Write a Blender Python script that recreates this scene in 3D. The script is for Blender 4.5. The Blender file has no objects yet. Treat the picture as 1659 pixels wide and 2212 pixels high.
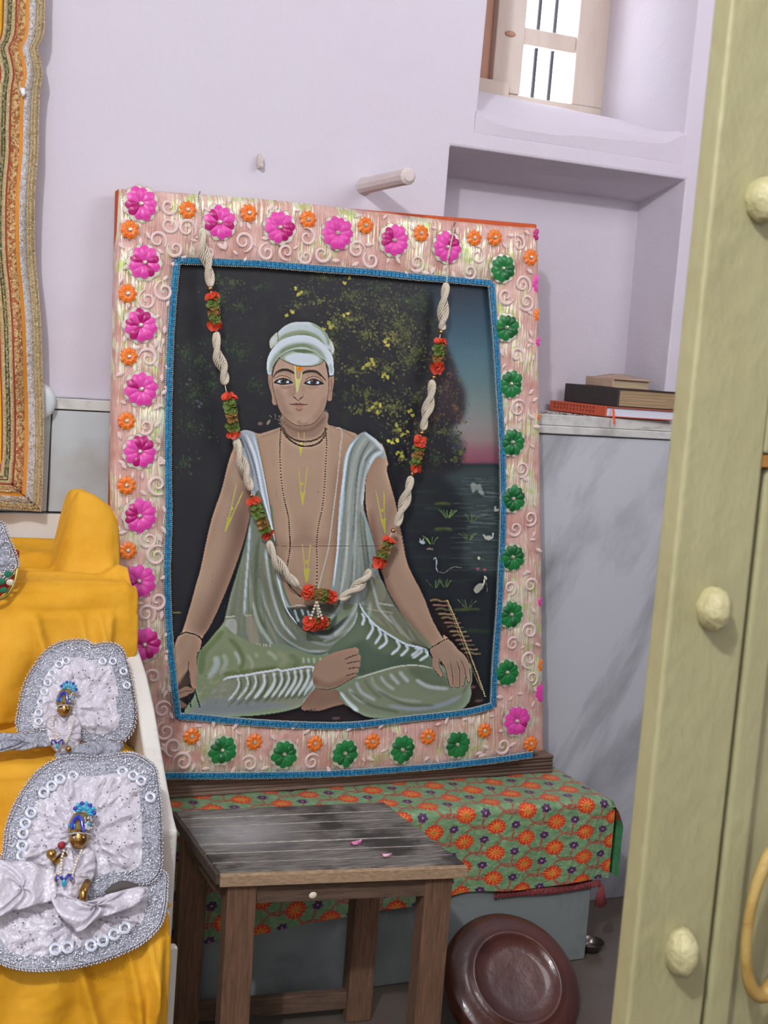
import bpy, bmesh, math, random
import numpy as np
from mathutils import Vector, Matrix
random.seed(7)
rng = np.random.RandomState(11)
SC = bpy.context.scene
COL = SC.collection
# ------------------------------------------------------------------ camera
W_, H_, F_ = 1659., 2212., 3000.
RM = np.array([[0.90994124, -0.40768, 0.07625], [0.01930, -0.14192, -0.98969], [0.41430, 0.90203, -0.12127]])
_n = math.hypot(1, .077); _up = np.array([.077, -1]) / _n; _rt = np.array([1, .077]) / _n
_hd = F_ * F_ / (24500. * _n)
def _dir(v):
    a = np.array([v[0], v[1], F_]); return a / np.linalg.norm(a)
RM = np.stack([_dir(_up * _hd + _rt * 6580.), _dir(_up * _hd - _rt * (F_ * F_ + _hd * _hd) / 6580.), -_dir(-_up * 24500. * _n)], 1)
CAM = np.array([0., -2.8, 1.25])
cd = bpy.data.cameras.new('camera'); cam = bpy.data.objects.new('camera', cd); COL.objects.link(cam)
cd.sensor_fit = 'HORIZONTAL'; cd.sensor_width = 36.; cd.lens = 36. * F_ / W_
cd.clip_start = .05; cd.clip_end = 100
cd.dof.use_dof = True; cd.dof.focus_distance = 2.75; cd.dof.aperture_fstop = 14.
_R = Matrix([list(RM[0]), list(-RM[1]), list(-RM[2])]).transposed()
cam.matrix_world = Matrix.Translation(Vector(CAM)) @ _R.to_4x4()
SC.camera = cam
# ------------------------------------------------------------------ world: overcast daylight outside
wd = bpy.data.worlds.new('world'); SC.world = wd; wd.use_nodes = True
bg = wd.node_tree.nodes['Background']; bg.inputs['Color'].default_value = (.90, .94, 1., 1); bg.inputs['Strength'].default_value = 11.
# ------------------------------------------------------------------ lamps
def lamp(kind, name, loc, energy, color, size):
    l = bpy.data.lights.new(name, kind); l.energy = energy; l.color = color
    o = bpy.data.objects.new(name, l); o.location = loc; COL.objects.link(o)
    if kind == 'POINT': l.shadow_soft_size = size
    else: l.size = size
    return o
lamp('POINT', 'bulb_light', (-.72, -3.02, 2.80), 205, (.965, .975, 1.), .05)
hall = lamp('AREA', 'hall_fill_light', (-.2, -4.45, 1.9), 16, (.95, .975, 1.), 2.); hall.rotation_euler = (math.radians(90), 0, math.radians(-14))  # added fill from behind the camera, no doorway stands there
lt = lamp('AREA', 'niche_fill_light', (2.05, -1.62, 2.35), 16.5, (1., .97, 1.), .9); lt.rotation_euler = (math.radians(80), 0, math.radians(8))  # added unseen fill that brightens the niche side, not a fitted lamp
SC.view_settings.view_transform = 'Standard'; SC.view_settings.look = 'None'
SC.view_settings.exposure = .0; SC.view_settings.gamma = 1.; SC.view_settings.use_curve_mapping = False

# ------------------------------------------------------------------ helpers
def at(px, py, **k):
    """world point where the ray through photo pixel meets the plane x=, y= or z= a value"""
    r = RM.T @ np.array([px - W_ / 2, py - H_ / 2, F_])
    (ax, v), = k.items(); i = 'xyz'.index(ax); t = (v - CAM[i]) / r[i]
    return Vector(CAM + r * t)
def lin(c):
    if isinstance(c, str):
        c = tuple(int(c[i:i+2], 16) / 255. for i in (0, 2, 4))
    return tuple((x / 12.92 if x <= .04045 else ((x + .055) / 1.055) ** 2.4) for x in c)
def lin_np(a):
    return np.where(a <= .04045, a / 12.92, ((np.maximum(a, 0) + .055) / 1.055) ** 2.4)

class NT:
    def __init__(s, m): s.t = m.node_tree; s.p = s.t.nodes['Principled BSDF']
    def n(s, typ, **k):
        nd = s.t.nodes.new(typ)
        for a, b in k.items():
            if a in nd.inputs: nd.inputs[a].default_value = b
            else: setattr(nd, a, b)
        return nd
    def l(s, a, b): s.t.links.new(a, b)
MATS = {}
def M(name, col, rough=.6, metal=0., var=None, bump=None, sheen=0., spec=.5, col2=None, trans=0., alpha=1., coat=0., scale3=None, attr=None, bump2=None, detail=4.):
    """procedural material: base colour, noise variation var=(scale, amount or None) towards col2, bump=(scale, distance)"""
    if name in MATS: return MATS[name]
    m = bpy.data.materials.new(name); m.use_nodes = True; N = NT(m); p = N.p
    c = (*lin(col), 1); p.inputs['Base Color'].default_value = c
    p.inputs['Roughness'].default_value = rough; p.inputs['Metallic'].default_value = metal
    p.inputs['Specular IOR Level'].default_value = spec
    p.inputs['Transmission Weight'].default_value = trans; p.inputs['Alpha'].default_value = alpha
    p.inputs['Coat Weight'].default_value = coat
    if sheen:
        p.inputs['Sheen Weight'].default_value = sheen; p.inputs['Sheen Roughness'].default_value = .35
        p.inputs['Sheen Tint'].default_value = (*lin(col2 or col), 1)
    tc = N.n('ShaderNodeTexCoord'); mp = N.n('ShaderNodeMapping')
    N.l(tc.outputs['Object'], mp.inputs['Vector'])
    if scale3: mp.inputs['Scale'].default_value = scale3
    if attr:
        at_ = N.n('ShaderNodeAttribute', attribute_name=attr); csrc = at_.outputs['Color']
    else: csrc = None
    if var:
        nz = N.n('ShaderNodeTexNoise', Scale=var[0], Detail=detail, Roughness=.6); N.l(mp.outputs[0], nz.inputs['Vector'])
        cr = N.n('ShaderNodeValToRGB'); N.l(nz.outputs['Fac'], cr.inputs['Fac'])
        lo, hi = (var[2], var[3]) if len(var) > 2 else (.35, .68)
        cr.color_ramp.elements[0].position = lo; cr.color_ramp.elements[1].position = hi
        cr.color_ramp.elements[0].color = (0, 0, 0, 1); cr.color_ramp.elements[1].color = (1, 1, 1, 1)
        mx = N.n('ShaderNodeMix', data_type='RGBA'); ml = N.n('ShaderNodeMath', operation='MULTIPLY')
        N.l(cr.outputs['Color'], ml.inputs[0]); ml.inputs[1].default_value = var[1]
        N.l(ml.outputs[0], mx.inputs['Factor'])
        if csrc is None: mx.inputs[6].default_value = c
        else: N.l(csrc, mx.inputs[6])
        mx.inputs[7].default_value = (*lin(col2 if col2 is not None else tuple(x * .75 for x in (lin(col)))), 1)
        csrc = mx.outputs[2]
    if csrc is not None: N.l(csrc, p.inputs['Base Color'])
    if bump:
        nz = N.n('ShaderNodeTexNoise', Scale=bump[0], Detail=5., Roughness=.6); N.l(mp.outputs[0], nz.inputs['Vector'])
        bp = N.n('ShaderNodeBump', Distance=bump[1], Strength=1.); N.l(nz.outputs['Fac'], bp.inputs['Height'])
        N.l(bp.outputs[0], p.inputs['Normal'])
        if bump2:
            n2 = N.n('ShaderNodeTexNoise', Scale=bump2[0], Detail=3.); N.l(mp.outputs[0], n2.inputs['Vector'])
            b2 = N.n('ShaderNodeBump', Distance=bump2[1], Strength=1.); N.l(n2.outputs['Fac'], b2.inputs['Height'])
            N.l(b2.outputs[0], bp.inputs['Normal'])
    MATS[name] = m
    return m

class MB:
    """collects shapes; build() links them as one mesh object"""
    def __init__(s): s.v = []; s.f = []; s.mi = []; s.cur = 0
    def add(s, vs, fs):
        o = len(s.v); s.v.extend(tuple(x) for x in vs)
        for f in fs: s.f.append(tuple(i + o for i in f)); s.mi.append(s.cur)
        return s
    def box(s, x0, x1, y0, y1, z0, z1, mat=None):
        vs = [(x, y, z) for z in (z0, z1) for y in (y0, y1) for x in (x0, x1)]
        if mat is not None: vs = [mat @ Vector(v) for v in vs]
        return s.add(vs, [(0, 2, 3, 1), (4, 5, 7, 6), (0, 1, 5, 4), (2, 6, 7, 3), (0, 4, 6, 2), (1, 3, 7, 5)])
    def hexa(s, p):  # bottom quad p0..p3, top quad p4..p7 (ccw from above)
        return s.add(p, [(0, 3, 2, 1), (4, 5, 6, 7), (0, 1, 5, 4), (1, 2, 6, 5), (2, 3, 7, 6), (3, 0, 4, 7)])
    def grid(s, P, closed_u=False, closed_v=False):
        nu = len(P); nv = len(P[0]); fs = []
        for i in range(nu if closed_u else nu - 1):
            for j in range(nv if closed_v else nv - 1):
                a = i * nv + j; b = ((i + 1) % nu) * nv + j; c = ((i + 1) % nu) * nv + (j + 1) % nv; d = i * nv + (j + 1) % nv
                fs.append((a, b, c, d))
        return s.add([q for r in P for q in r], fs)
    def tube(s, pts, r, n=8, cap=True, flat=1.):
        pts = [Vector(p) for p in pts]; rr = r if hasattr(r, '__len__') else [r] * len(pts)
        t0 = (pts[1] - pts[0]).normalized(); ref = Vector((0, 0, 1)) if abs(t0.z) < .9 else Vector((1, 0, 0))
        nrm = t0.cross(ref).normalized(); rows = []
        for i, p in enumerate(pts):
            t = (pts[min(i + 1, len(pts) - 1)] - pts[max(i - 1, 0)]).normalized()
            nrm = (nrm - t * nrm.dot(t)).normalized(); b = t.cross(nrm)
            rows.append([p + (nrm * math.cos(a) + b * math.sin(a) * flat) * rr[i] for a in [2 * math.pi * k / n for k in range(n)]])
        o = len(s.v); s.grid(rows, closed_v=True)
        if cap:
            s.f.append(tuple(range(o + n - 1, o - 1, -1))); s.mi.append(s.cur)
            e = o + (len(rows) - 1) * n; s.f.append(tuple(range(e, e + n))); s.mi.append(s.cur)
        return s
    def lathe(s, prof, n=24, mat=None):  # prof: (r, z)
        rows = []
        for r, z in prof:
            row = [Vector((r * math.cos(2 * math.pi * k / n), r * math.sin(2 * math.pi * k / n), z)) for k in range(n)]
            rows.append([mat @ q for q in row] if mat is not None else row)
        return s.grid(rows, closed_v=True)
    def ball(s, c, r, nu=10, nv=7, sc=(1, 1, 1), rot=None):
        rows = []
        for i in range(nv + 1):
            th = math.pi * (i + .02 * (i == 0) - .02 * (i == nv)) / nv
            row = []
            for k in range(nu):
                ph = 2 * math.pi * k / nu
                q = Vector((r * sc[0] * math.sin(th) * math.cos(ph), r * sc[1] * math.sin(th) * math.sin(ph), r * sc[2] * math.cos(th)))
                if rot is not None: q = rot @ q
                row.append(Vector(c) + q)
            rows.append(row)
        return s.grid(rows, closed_v=True)
    def mesh(s, name, mats=None, smooth=True):
        me = bpy.data.meshes.new(name); me.from_pydata([tuple(v) for v in s.v], [], s.f); me.validate(); me.update()
        for m in (mats if isinstance(mats, (list, tuple)) else [mats]):
            if m: me.materials.append(m)
        if len(s.mi) == len(me.polygons): me.polygons.foreach_set('material_index', s.mi)
        me.polygons.foreach_set('use_smooth', [smooth] * len(me.polygons))
        return me
    def build(s, name, mats, parent=None, smooth=True, bevel=0., seg=2, fixn=True):
        me = s.mesh(name, mats, smooth)
        if fixn:
            bm = bmesh.new(); bm.from_mesh(me); bmesh.ops.recalc_face_normals(bm, faces=bm.faces); bm.to_mesh(me); bm.free()
        return link(name, me, parent, bevel, seg)
def wm(o):
    return Matrix() if o is None else wm(o.parent) @ o.matrix_parent_inverse @ o.matrix_basis
def link(name, me, parent=None, bevel=0., seg=2, mat=None):
    o = bpy.data.objects.new(name, me); COL.objects.link(o)
    if parent is not None: o.parent = parent; o.matrix_parent_inverse = wm(parent).inverted()
    if mat is not None: o.matrix_basis = mat
    if bevel:
        b = o.modifiers.new('bevel', 'BEVEL'); b.width = bevel; b.segments = seg; b.limit_method = 'ANGLE'; b.angle_limit = math.radians(35); 
        me.polygons.foreach_set('use_smooth', [False] * len(me.polygons))
    return o
def thing(name, label, cat, loc, group=None, kind=None):
    o = bpy.data.objects.new(name, None); COL.objects.link(o); o.location = loc; o.empty_display_size = .05
    return tag(o, label, cat, group, kind)
def tag(o, label=None, cat=None, group=None, kind=None):
    if label: o['label'] = label
    if cat: o['category'] = cat
    if group: o['group'] = group
    if kind: o['kind'] = kind
    return o
def spline(pts, n, closed=False):
    """Catmull-Rom through pts, n samples in all"""
    P = np.array(pts, float); m = len(P)
    segs = m if closed else m - 1
    t = np.linspace(0, segs, n, endpoint=not closed); i = np.minimum(t.astype(int), segs - 1); u = (t - i)[:, None]
    g = (lambda k: P[k % m]) if closed else (lambda k: P[np.clip(k, 0, m - 1)])
    a, b, c, d = g(i - 1), g(i), g(i + 1), g(i + 2)
    return .5 * (2 * b + (c - a) * u + (2 * a - 5 * b + 4 * c - d) * u ** 2 + (3 * b - a - 3 * c + d) * u ** 3)
def smoothstep(x, a, b):
    t = np.clip((x - a) / (b - a), 0, 1); return t * t * (3 - 2 * t)
def vnoise(x, y, s=0):
    """cheap smooth value noise, vectorised"""
    x = np.asarray(x, float); y = np.asarray(y, float)
    xi = np.floor(x).astype(int); yi = np.floor(y).astype(int); fx = x - xi; fy = y - yi
    def h(a, b): 
        v = np.sin(a * 127.1 + b * 311.7 + s * 74.7) * 43758.5453; return v - np.floor(v)
    ux = fx * fx * (3 - 2 * fx); uy = fy * fy * (3 - 2 * fy)
    return (h(xi, yi) * (1 - ux) + h(xi + 1, yi) * ux) * (1 - uy) + (h(xi, yi + 1) * (1 - ux) + h(xi + 1, yi + 1) * ux) * uy
# ================================================================== THE ROOM
FLOOR = -.095
plaster = M('lavender_plaster', 'cecad3', .75, var=(2.2, .35), col2='cdbcc8', bump=(14, .004), bump2=(90, .0006), spec=.25)
plaster_niche = plaster
def marble(name, base, vein, scale, rot, amt=.8, rough=.3, lo=.5, hi=.72, stretch=(1, 1, 1), spots=None):
    if name in MATS: return MATS[name]
    m = M(name, base, rough, spec=.45, bump=(35, .0006)); N = NT(m)
    tc = N.n('ShaderNodeTexCoord'); mp = N.n('ShaderNodeMapping'); N.l(tc.outputs['Object'], mp.inputs['Vector'])
    mp.vector_type = 'TEXTURE'; mp.inputs['Rotation'].default_value = rot; mp.inputs['Scale'].default_value = tuple(1 / q for q in stretch)
    nz = N.n('ShaderNodeTexNoise', Scale=scale, Detail=9., Roughness=.62, Distortion=.8); N.l(mp.outputs[0], nz.inputs['Vector'])
    cr = N.n('ShaderNodeValToRGB'); N.l(nz.outputs['Fac'], cr.inputs['Fac'])
    e = cr.color_ramp.elements; e[0].position = lo; e[1].position = hi; e[0].color = (*lin(base), 1); e[1].color = (*[a * (1 - amt) + b * amt for a, b in zip(lin(base), lin(vein))], 1)
    out = cr.outputs['Color']
    if spots:
        n2 = N.n('ShaderNodeTexNoise', Scale=spots[0], Detail=6.); N.l(tc.outputs['Object'], n2.inputs['Vector'])
        c2 = N.n('ShaderNodeValToRGB'); N.l(n2.outputs['Fac'], c2.inputs['Fac']); c2.color_ramp.elements[0].position = .5; c2.color_ramp.elements[1].position = .75
        c2.color_ramp.elements[1].color = (spots[2],) * 3 + (1,); c2.color_ramp.elements[0].color = (0, 0, 0, 1)
        mx = N.n('ShaderNodeMix', data_type='RGBA'); N.l(c2.outputs['Color'], mx.inputs['Factor']); N.l(out, mx.inputs[6]); mx.inputs[7].default_value = (*lin(spots[1]), 1); out = mx.outputs[2]
    N.l(out, N.p.inputs['Base Color'])
    return m
marble_grey = marble('grey_veined_marble', 'c3c7cc', '93969a', 1.7, (0, .5, 0), .95, .28, .45, .64, (2.8, 1, .8))
marble_left = marble('spotted_marble', 'bcc3c4', '9fa6a8', 3., (0, .2, 0), .5, .33, spots=(9, '9c8f80', .55))
marble_white = marble('white_marble', 'd8d4cc', 'a9aaa6', 2.4, (.4, .3, .2), .8, .22, .55, .72)
marble_ledge = marble('worn_marble', 'cfd0ca', '6d6f6b', 5.5, (0, 0, 0), .9, .4, .56, .68, (1, 1, 4), spots=(16, '5a4a3c', .5))
floor_m = marble('floor_marble', '5f554c', '463c34', 3, (.2, .1, .5), .6, .16)

def cut(base, cutters, bevel=.006):
    for c in cutters:
        md = base.modifiers.new('cut', 'BOOLEAN'); md.operation = 'DIFFERENCE'; md.solver = 'EXACT'; md.object = c
    bpy.context.view_layer.update()
    ev = base.evaluated_get(bpy.context.evaluated_depsgraph_get()); me = bpy.data.meshes.new_from_object(ev)
    base.modifiers.clear(); base.data = me
    for c in cutters: bpy.data.objects.remove(c)
    if bevel:
        b = base.modifiers.new('bevel', 'BEVEL'); b.width = bevel; b.segments = 3; b.limit_method = 'ANGLE'; b.angle_limit = math.radians(30)
YT = .43   # wall thickness
WX0, WX1, WZ0 = 1.437, 1.992, 1.745
NX0, NX1, NZ1, NY = 1.378, 2.008, 1.688, .185
DADO = 1.090
wall = MB().box(-1.3, 2.75, 0, YT, DADO, 2.95).build('wall_back', plaster, smooth=False); tag(wall, kind='structure')
c1 = MB().hexa([(WX0, -.1, WZ0 - .02), (WX1, -.1, WZ0 - .02), (WX1 - .005, YT + .1, WZ0 - .02), (WX0, YT + .1, WZ0 - .02),
                (WX0 + .012, -.1, 2.6), (WX1 + .004, -.1, 2.6), (WX1, YT + .1, 2.6), (WX0 + .01, YT + .1, 2.6)]).build('c1', None)
zt = NZ1
c2 = MB().hexa([(NX0, -.0001, DADO - .3), (NX1, -.0001, DADO - .3), (NX1, NY - .015, DADO - .3), (NX0, NY - .015, DADO - .3),
                (NX0, -.0001, zt), (NX1, -.0001, zt), (NX1 - .004, NY, zt - .045), (NX0, NY, zt - .045)]).build('c2', None)
cut(wall, [c1, c2], .005)
# plastered window sill: slopes up and back, sags towards the right front
rows = []
for j in range(15):
    y = -.004 + (YT - .02) * j / 14.; row = []
    for i in range(29):
        u = i / 28.; x = WX0 - .004 + (WX1 - WX0 + .006) * u
        front = float(np.interp(x, [1.43, 1.47, 1.54, 1.64, 1.76, 1.89, 1.945, 1.98], [1.764, 1.748, 1.740, 1.742, 1.749, 1.756, 1.763, 1.786])) + .016
        back = 1.868 - .018 * u + .03 * smoothstep(u, .86, 1.) * 0
        t = y / .38
        z = front + (back - front) * smoothstep(t, -.05, .75) ** (1.0 + .9 * smoothstep(u, .5, 1.)) + .004 * float(vnoise(x * 14, y * 14))
        if j == 0: z -= .016
        elif j == 1: z -= .002
        row.append((x, y, z))
    rows.append(row)
m = MB(); m.grid(rows)
m.grid([[(p[0], p[1], p[2]) for p in rows[0]], [(p[0], .0, 1.722) for p in rows[0]]])
tag(m.build('trim_1', plaster, smooth=True), kind='structure')
# marble dado, in slabs with open joints
dz = 1.066
joints = [(-1.3, -.35), (-.347, .538), (.541, 1.215), (1.218, 2.1), (2.103, 2.75)]
dado = thing('baseboard_back', None, None, (0, 0, FLOOR), kind='structure')
for k, (a, b) in enumerate(joints):
    if b < .6:
        MB().box(a, b, -.012 if k == 1 else -.012, YT, .862, dz).build('slab', marble_left, dado, bevel=.0015)
        MB().box(a, b if k != 1 else .60, -.020, YT, FLOOR, .858).build('slab', marble_white, dado, bevel=.0015)
    elif k == 2:
        MB().box(a, b, -.012, YT, .862, dz).build('slab', marble_left, dado, bevel=.0015)
        MB().box(.6015, b, -.012, YT, FLOOR, .8605).build('slab', marble_left, dado, bevel=.0015)
    else:
        MB().box(a, b, -.012, YT, FLOOR, dz).build('slab', marble_grey, dado, bevel=.0015)
# dado cap moulding: flat band on the left, ledge of two steps on the right
MB().box(-1.3, NX0, -.016, YT, dz + .0025, DADO).build('trim_2', marble_ledge, None, bevel=.002)['kind'] = 'structure'
shelf = MB(); shelf.box(NX0 - .01, 2.75, -.020, YT, dz + .0025, 1.087); shelf.box(NX0 - .01, 2.75, -.014, YT, 1.0875, 1.113)
tag(shelf.build('trim_3', marble_ledge, None, bevel=.0025), kind='structure')
# wooden window frame with iron bars
wood_cream = M('cream_painted_wood', 'd3c6ba', .6, var=(9, .6), col2='b29a86', scale3=(1, 1, .25), bump=(40, .002))
wood_brown = M('bare_shutter_wood', 'b98d75', .65, var=(12, .5), col2='8f6852', scale3=(1, 1, .2), bump=(40, .002))
iron = M('dark_iron', '55555f', .6, .1)
win = thing('window_1', None, None, (1.7, .4, 1.86), kind='structure')
yb, yf = .425, .375
MB().box(1.46, 1.992, yf, yb, 1.850, 1.893).build('window_frame', wood_cream, win, bevel=.003)       # bottom rail
MB().box(1.900, 1.992, yf, yb, 1.893, 2.6).build('window_frame', wood_cream, win, bevel=.003)     # right stile
MB().box(1.742, 1.902, yf + .008, yb, 2.020, 2.062).build('window_frame', wood_cream, win, bevel=.003)  # crossbar
MB().box(1.742, 1.902, yf + .008, yb, 2.36, 2.40).build('window_frame', wood_cream, win, bevel=.003)
MB().box(1.662, 1.743, yf - .006, yb, 1.893, 2.6).build('window_frame', wood_cream, win, bevel=.003)    # stile with a knot
MB().box(1.44, 1.664, yf + .015, yb, 1.893, 2.6).build('shutter', wood_brown, win, bevel=.003)
MB().box(1.45, 1.70, yf - .03, yf + .03, 1.872, 1.915).build('shutter_stop', wood_cream, win, bevel=.006)
mb = MB().ball((1.70, yf - .008, 2.035), .012, sc=(1.3, .5, .6)); mb.build('knob', wood_brown, win)
for x in (1.752, 1.798, 1.846):
    MB().tube([(x, .405, 1.89), (x + .001, .405, 2.2), (x, .405, 2.6)], .0055, 8).build('bar', iron, win)
# remaining shell
hallp = M('hall_plaster', 'cfcdd2', .8)
tag(MB().box(-2.2, 2.81, -4.6, YT, FLOOR - .05, FLOOR).build('floor', floor_m, smooth=False), kind='structure')
tag(MB().box(-2.2, 2.81, -4.6, YT, 2.95, 3.0).build('ceiling', hallp, smooth=False), kind='structure')
tag(MB().box(-1.36, -1.3, -1.9, YT, FLOOR, 2.95).build('wall_left', plaster, smooth=False), kind='structure')
tag(MB().box(2.75, 2.81, -4.6, YT, FLOOR, 2.95).build('wall_right', plaster, smooth=False), kind='structure')
tag(MB().box(1.60, 2.75, -1.80, -1.70, FLOOR, 2.95).build('wall_front', plaster, smooth=False), kind='structure')
tag(MB().box(-2.2, 2.75, -4.66, -4.6, FLOOR, 2.95).build('wall_behind', hallp, smooth=False), kind='structure')
tag(MB().box(-2.26, -2.2, -4.6, -1.9, FLOOR, 2.95).build('wall_hall', hallp, smooth=False), kind='structure')
tag(MB().box(-2.2, -1.3, -1.9, -1.84, FLOOR, 2.95).build('wall_end', hallp, smooth=False), kind='structure')
# ================================================================== PAINTER (flat prints become vertex colours on fine grids)
class Canvas:
    """xs, ys: sample positions in print units (not necessarily evenly spaced)"""
    def __init__(s, xs, ys, base):
        s.xs = np.asarray(xs, float); s.ys = np.asarray(ys, float)
        s.im = np.zeros((len(ys), len(xs), 3), np.float32); s.im[:] = s.c(base)
    def c(s, col):
        return np.array([int(col[i:i+2], 16) / 255. for i in (0, 2, 4)] if isinstance(col, str) else col, np.float32)
    def _mask(s, P, blur):
        x0, y0 = P.min(0) - 3 * blur - 1; x1, y1 = P.max(0) + 3 * blur + 1
        i0, i1 = np.searchsorted(s.xs, x0), np.searchsorted(s.xs, x1); j0, j1 = np.searchsorted(s.ys, y0), np.searchsorted(s.ys, y1)
        if i1 <= i0 or j1 <= j0: return None
        xs, ys = s.xs[i0:i1], s.ys[j0:j1]; m = np.zeros((len(ys), len(xs)), bool)
        Q = np.roll(P, -1, 0)
        for (ax, ay), (bx, by) in zip(P, Q):
            if ay == by: continue
            lo, hi = (ay, by) if ay < by else (by, ay)
            a, b = np.searchsorted(ys, lo), np.searchsorted(ys, hi)
            if b > a:
                xi = ax + (ys[a:b] - ay) * (bx - ax) / (by - ay)
                m[a:b] ^= xs[None, :] < xi[:, None]
        f = m.astype(np.float32)
        if blur > 0:
            for axis, g in ((1, xs), (0, ys)):
                if f.shape[axis] < 3: continue
                st = (g[-1] - g[0]) / (len(g) - 1); sg = blur / st
                if sg < .35: continue
                r = max(1, int(2.5 * sg)); k = np.exp(-.5 * (np.arange(-r, r + 1) / sg) ** 2); k /= k.sum()
                pad = [(0, 0), (0, 0)]; pad[axis] = (r, r); fp = np.pad(f, pad, mode='edge'); out = np.zeros_like(f)
                for t, w in enumerate(k):
                    out += w * (fp[:, t:t + f.shape[1]] if axis == 1 else fp[t:t + f.shape[0]])
                f = out
        return (j0, j1, i0, i1, f)
    def put(s, mk, col, alpha=1., clip=None):
        if mk is None: return None
        j0, j1, i0, i1, f = mk; a = f * alpha
        if clip is not None:
            full = np.zeros(s.im.shape[:2], np.float32); c0, c1, c2, c3, cf = clip; full[c0:c1, c2:c3] = cf; a = a * full[j0:j1, i0:i1]
        sub = s.im[j0:j1, i0:i1]; sub += (s.c(col) - sub) * a[..., None]
        return mk
    def poly(s, pts, col, blur=.7, alpha=1., smooth=True, clip=None):
        P = np.array(pts, float)
        if smooth: P = spline(P, len(P) * 8, True)
        return s.put(s._mask(P, blur), col, alpha, clip)
    def line(s, pts, w, col, alpha=1., blur=.6, clip=None, taper=True, smooth=True):
        P = np.array(pts, float)
        if smooth and len(P) > 2: P = spline(P, len(P) * 7)
        elif len(P) == 2: P = np.linspace(P[0], P[1], 6)
        t = np.gradient(P, axis=0); t /= np.maximum(np.hypot(t[:, 0], t[:, 1]), 1e-9)[:, None]
        n = np.stack([-t[:, 1], t[:, 0]], 1); k = np.linspace(0, 1, len(P))
        if hasattr(w, '__len__'): ww = np.interp(k, np.linspace(0, 1, len(w)), w) / 2
        else: ww = np.full(len(P), w / 2.) * (np.clip(np.minimum(k, 1 - k) * 6 + .25, 0, 1) if taper else 1)
        Q = np.concatenate([P + n * ww[:, None], (P - n * ww[:, None])[::-1]])
        return s.put(s._mask(Q, blur), col, alpha, clip)
    def blob(s, x, y, rx, ry, rot, col, alpha=1., blur=.6, k=10, jag=0., clip=None):
        a = np.linspace(0, 2 * math.pi, k, endpoint=False); r = 1 + jag * np.sin(a * 5 + x)
        dx, dy = np.cos(a) * rx * r, np.sin(a) * ry * r; c, q = math.cos(rot), math.sin(rot)
        return s.put(s._mask(np.stack([x + dx * c - dy * q, y + dx * q + dy * c], 1), blur), col, alpha, clip)
    def tint(s, col, alpha):  # whole canvas
        s.im += (s.c(col) - s.im) * np.asarray(alpha)[..., None]
def colour_mesh(name, pts, im, attr='print', flip=False):
    """grid mesh from pts (H, W, 3) with srgb colours im (H, W, 3) as a linear point attribute"""
    h, w = pts.shape[:2]; me = bpy.data.meshes.new(name)
    idx = np.arange(h * w).reshape(h, w)
    q = np.stack([idx[:-1, :-1], idx[1:, :-1], idx[1:, 1:], idx[:-1, 1:]], -1).reshape(-1, 4)
    if flip: q = q[:, ::-1]
    me.vertices.add(h * w); me.vertices.foreach_set('co', pts.astype(np.float32).ravel())
    me.loops.add(len(q) * 4); me.loops.foreach_set('vertex_index', q.ravel().astype(np.int32))
    me.polygons.add(len(q)); me.polygons.foreach_set('loop_start', np.arange(0, len(q) * 4, 4, dtype=np.int32))
    me.polygons.foreach_set('loop_total', np.full(len(q), 4, np.int32)); me.polygons.foreach_set('use_smooth', np.ones(len(q), bool))
    me.update(calc_edges=True); me.validate()
    ca = me.attributes.new(attr, 'FLOAT_COLOR', 'POINT')
    rgba = np.ones((h * w, 4), np.float32); rgba[:, :3] = lin_np(np.clip(im.reshape(-1, 3), 0, 1)); ca.data.foreach_set('color', rgba.ravel())
    return me
def at_grid(PX, PY, org, nrm):
    """vectorised: photo-pixel rays onto the plane through org with normal nrm"""
    D = np.stack([PX - W_ / 2, PY - H_ / 2, np.full(PX.shape, F_)], -1) @ RM
    t = ((np.array(org) - CAM) @ np.array(nrm)) / (D @ np.array(nrm))
    return CAM + D * t[..., None]
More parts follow.
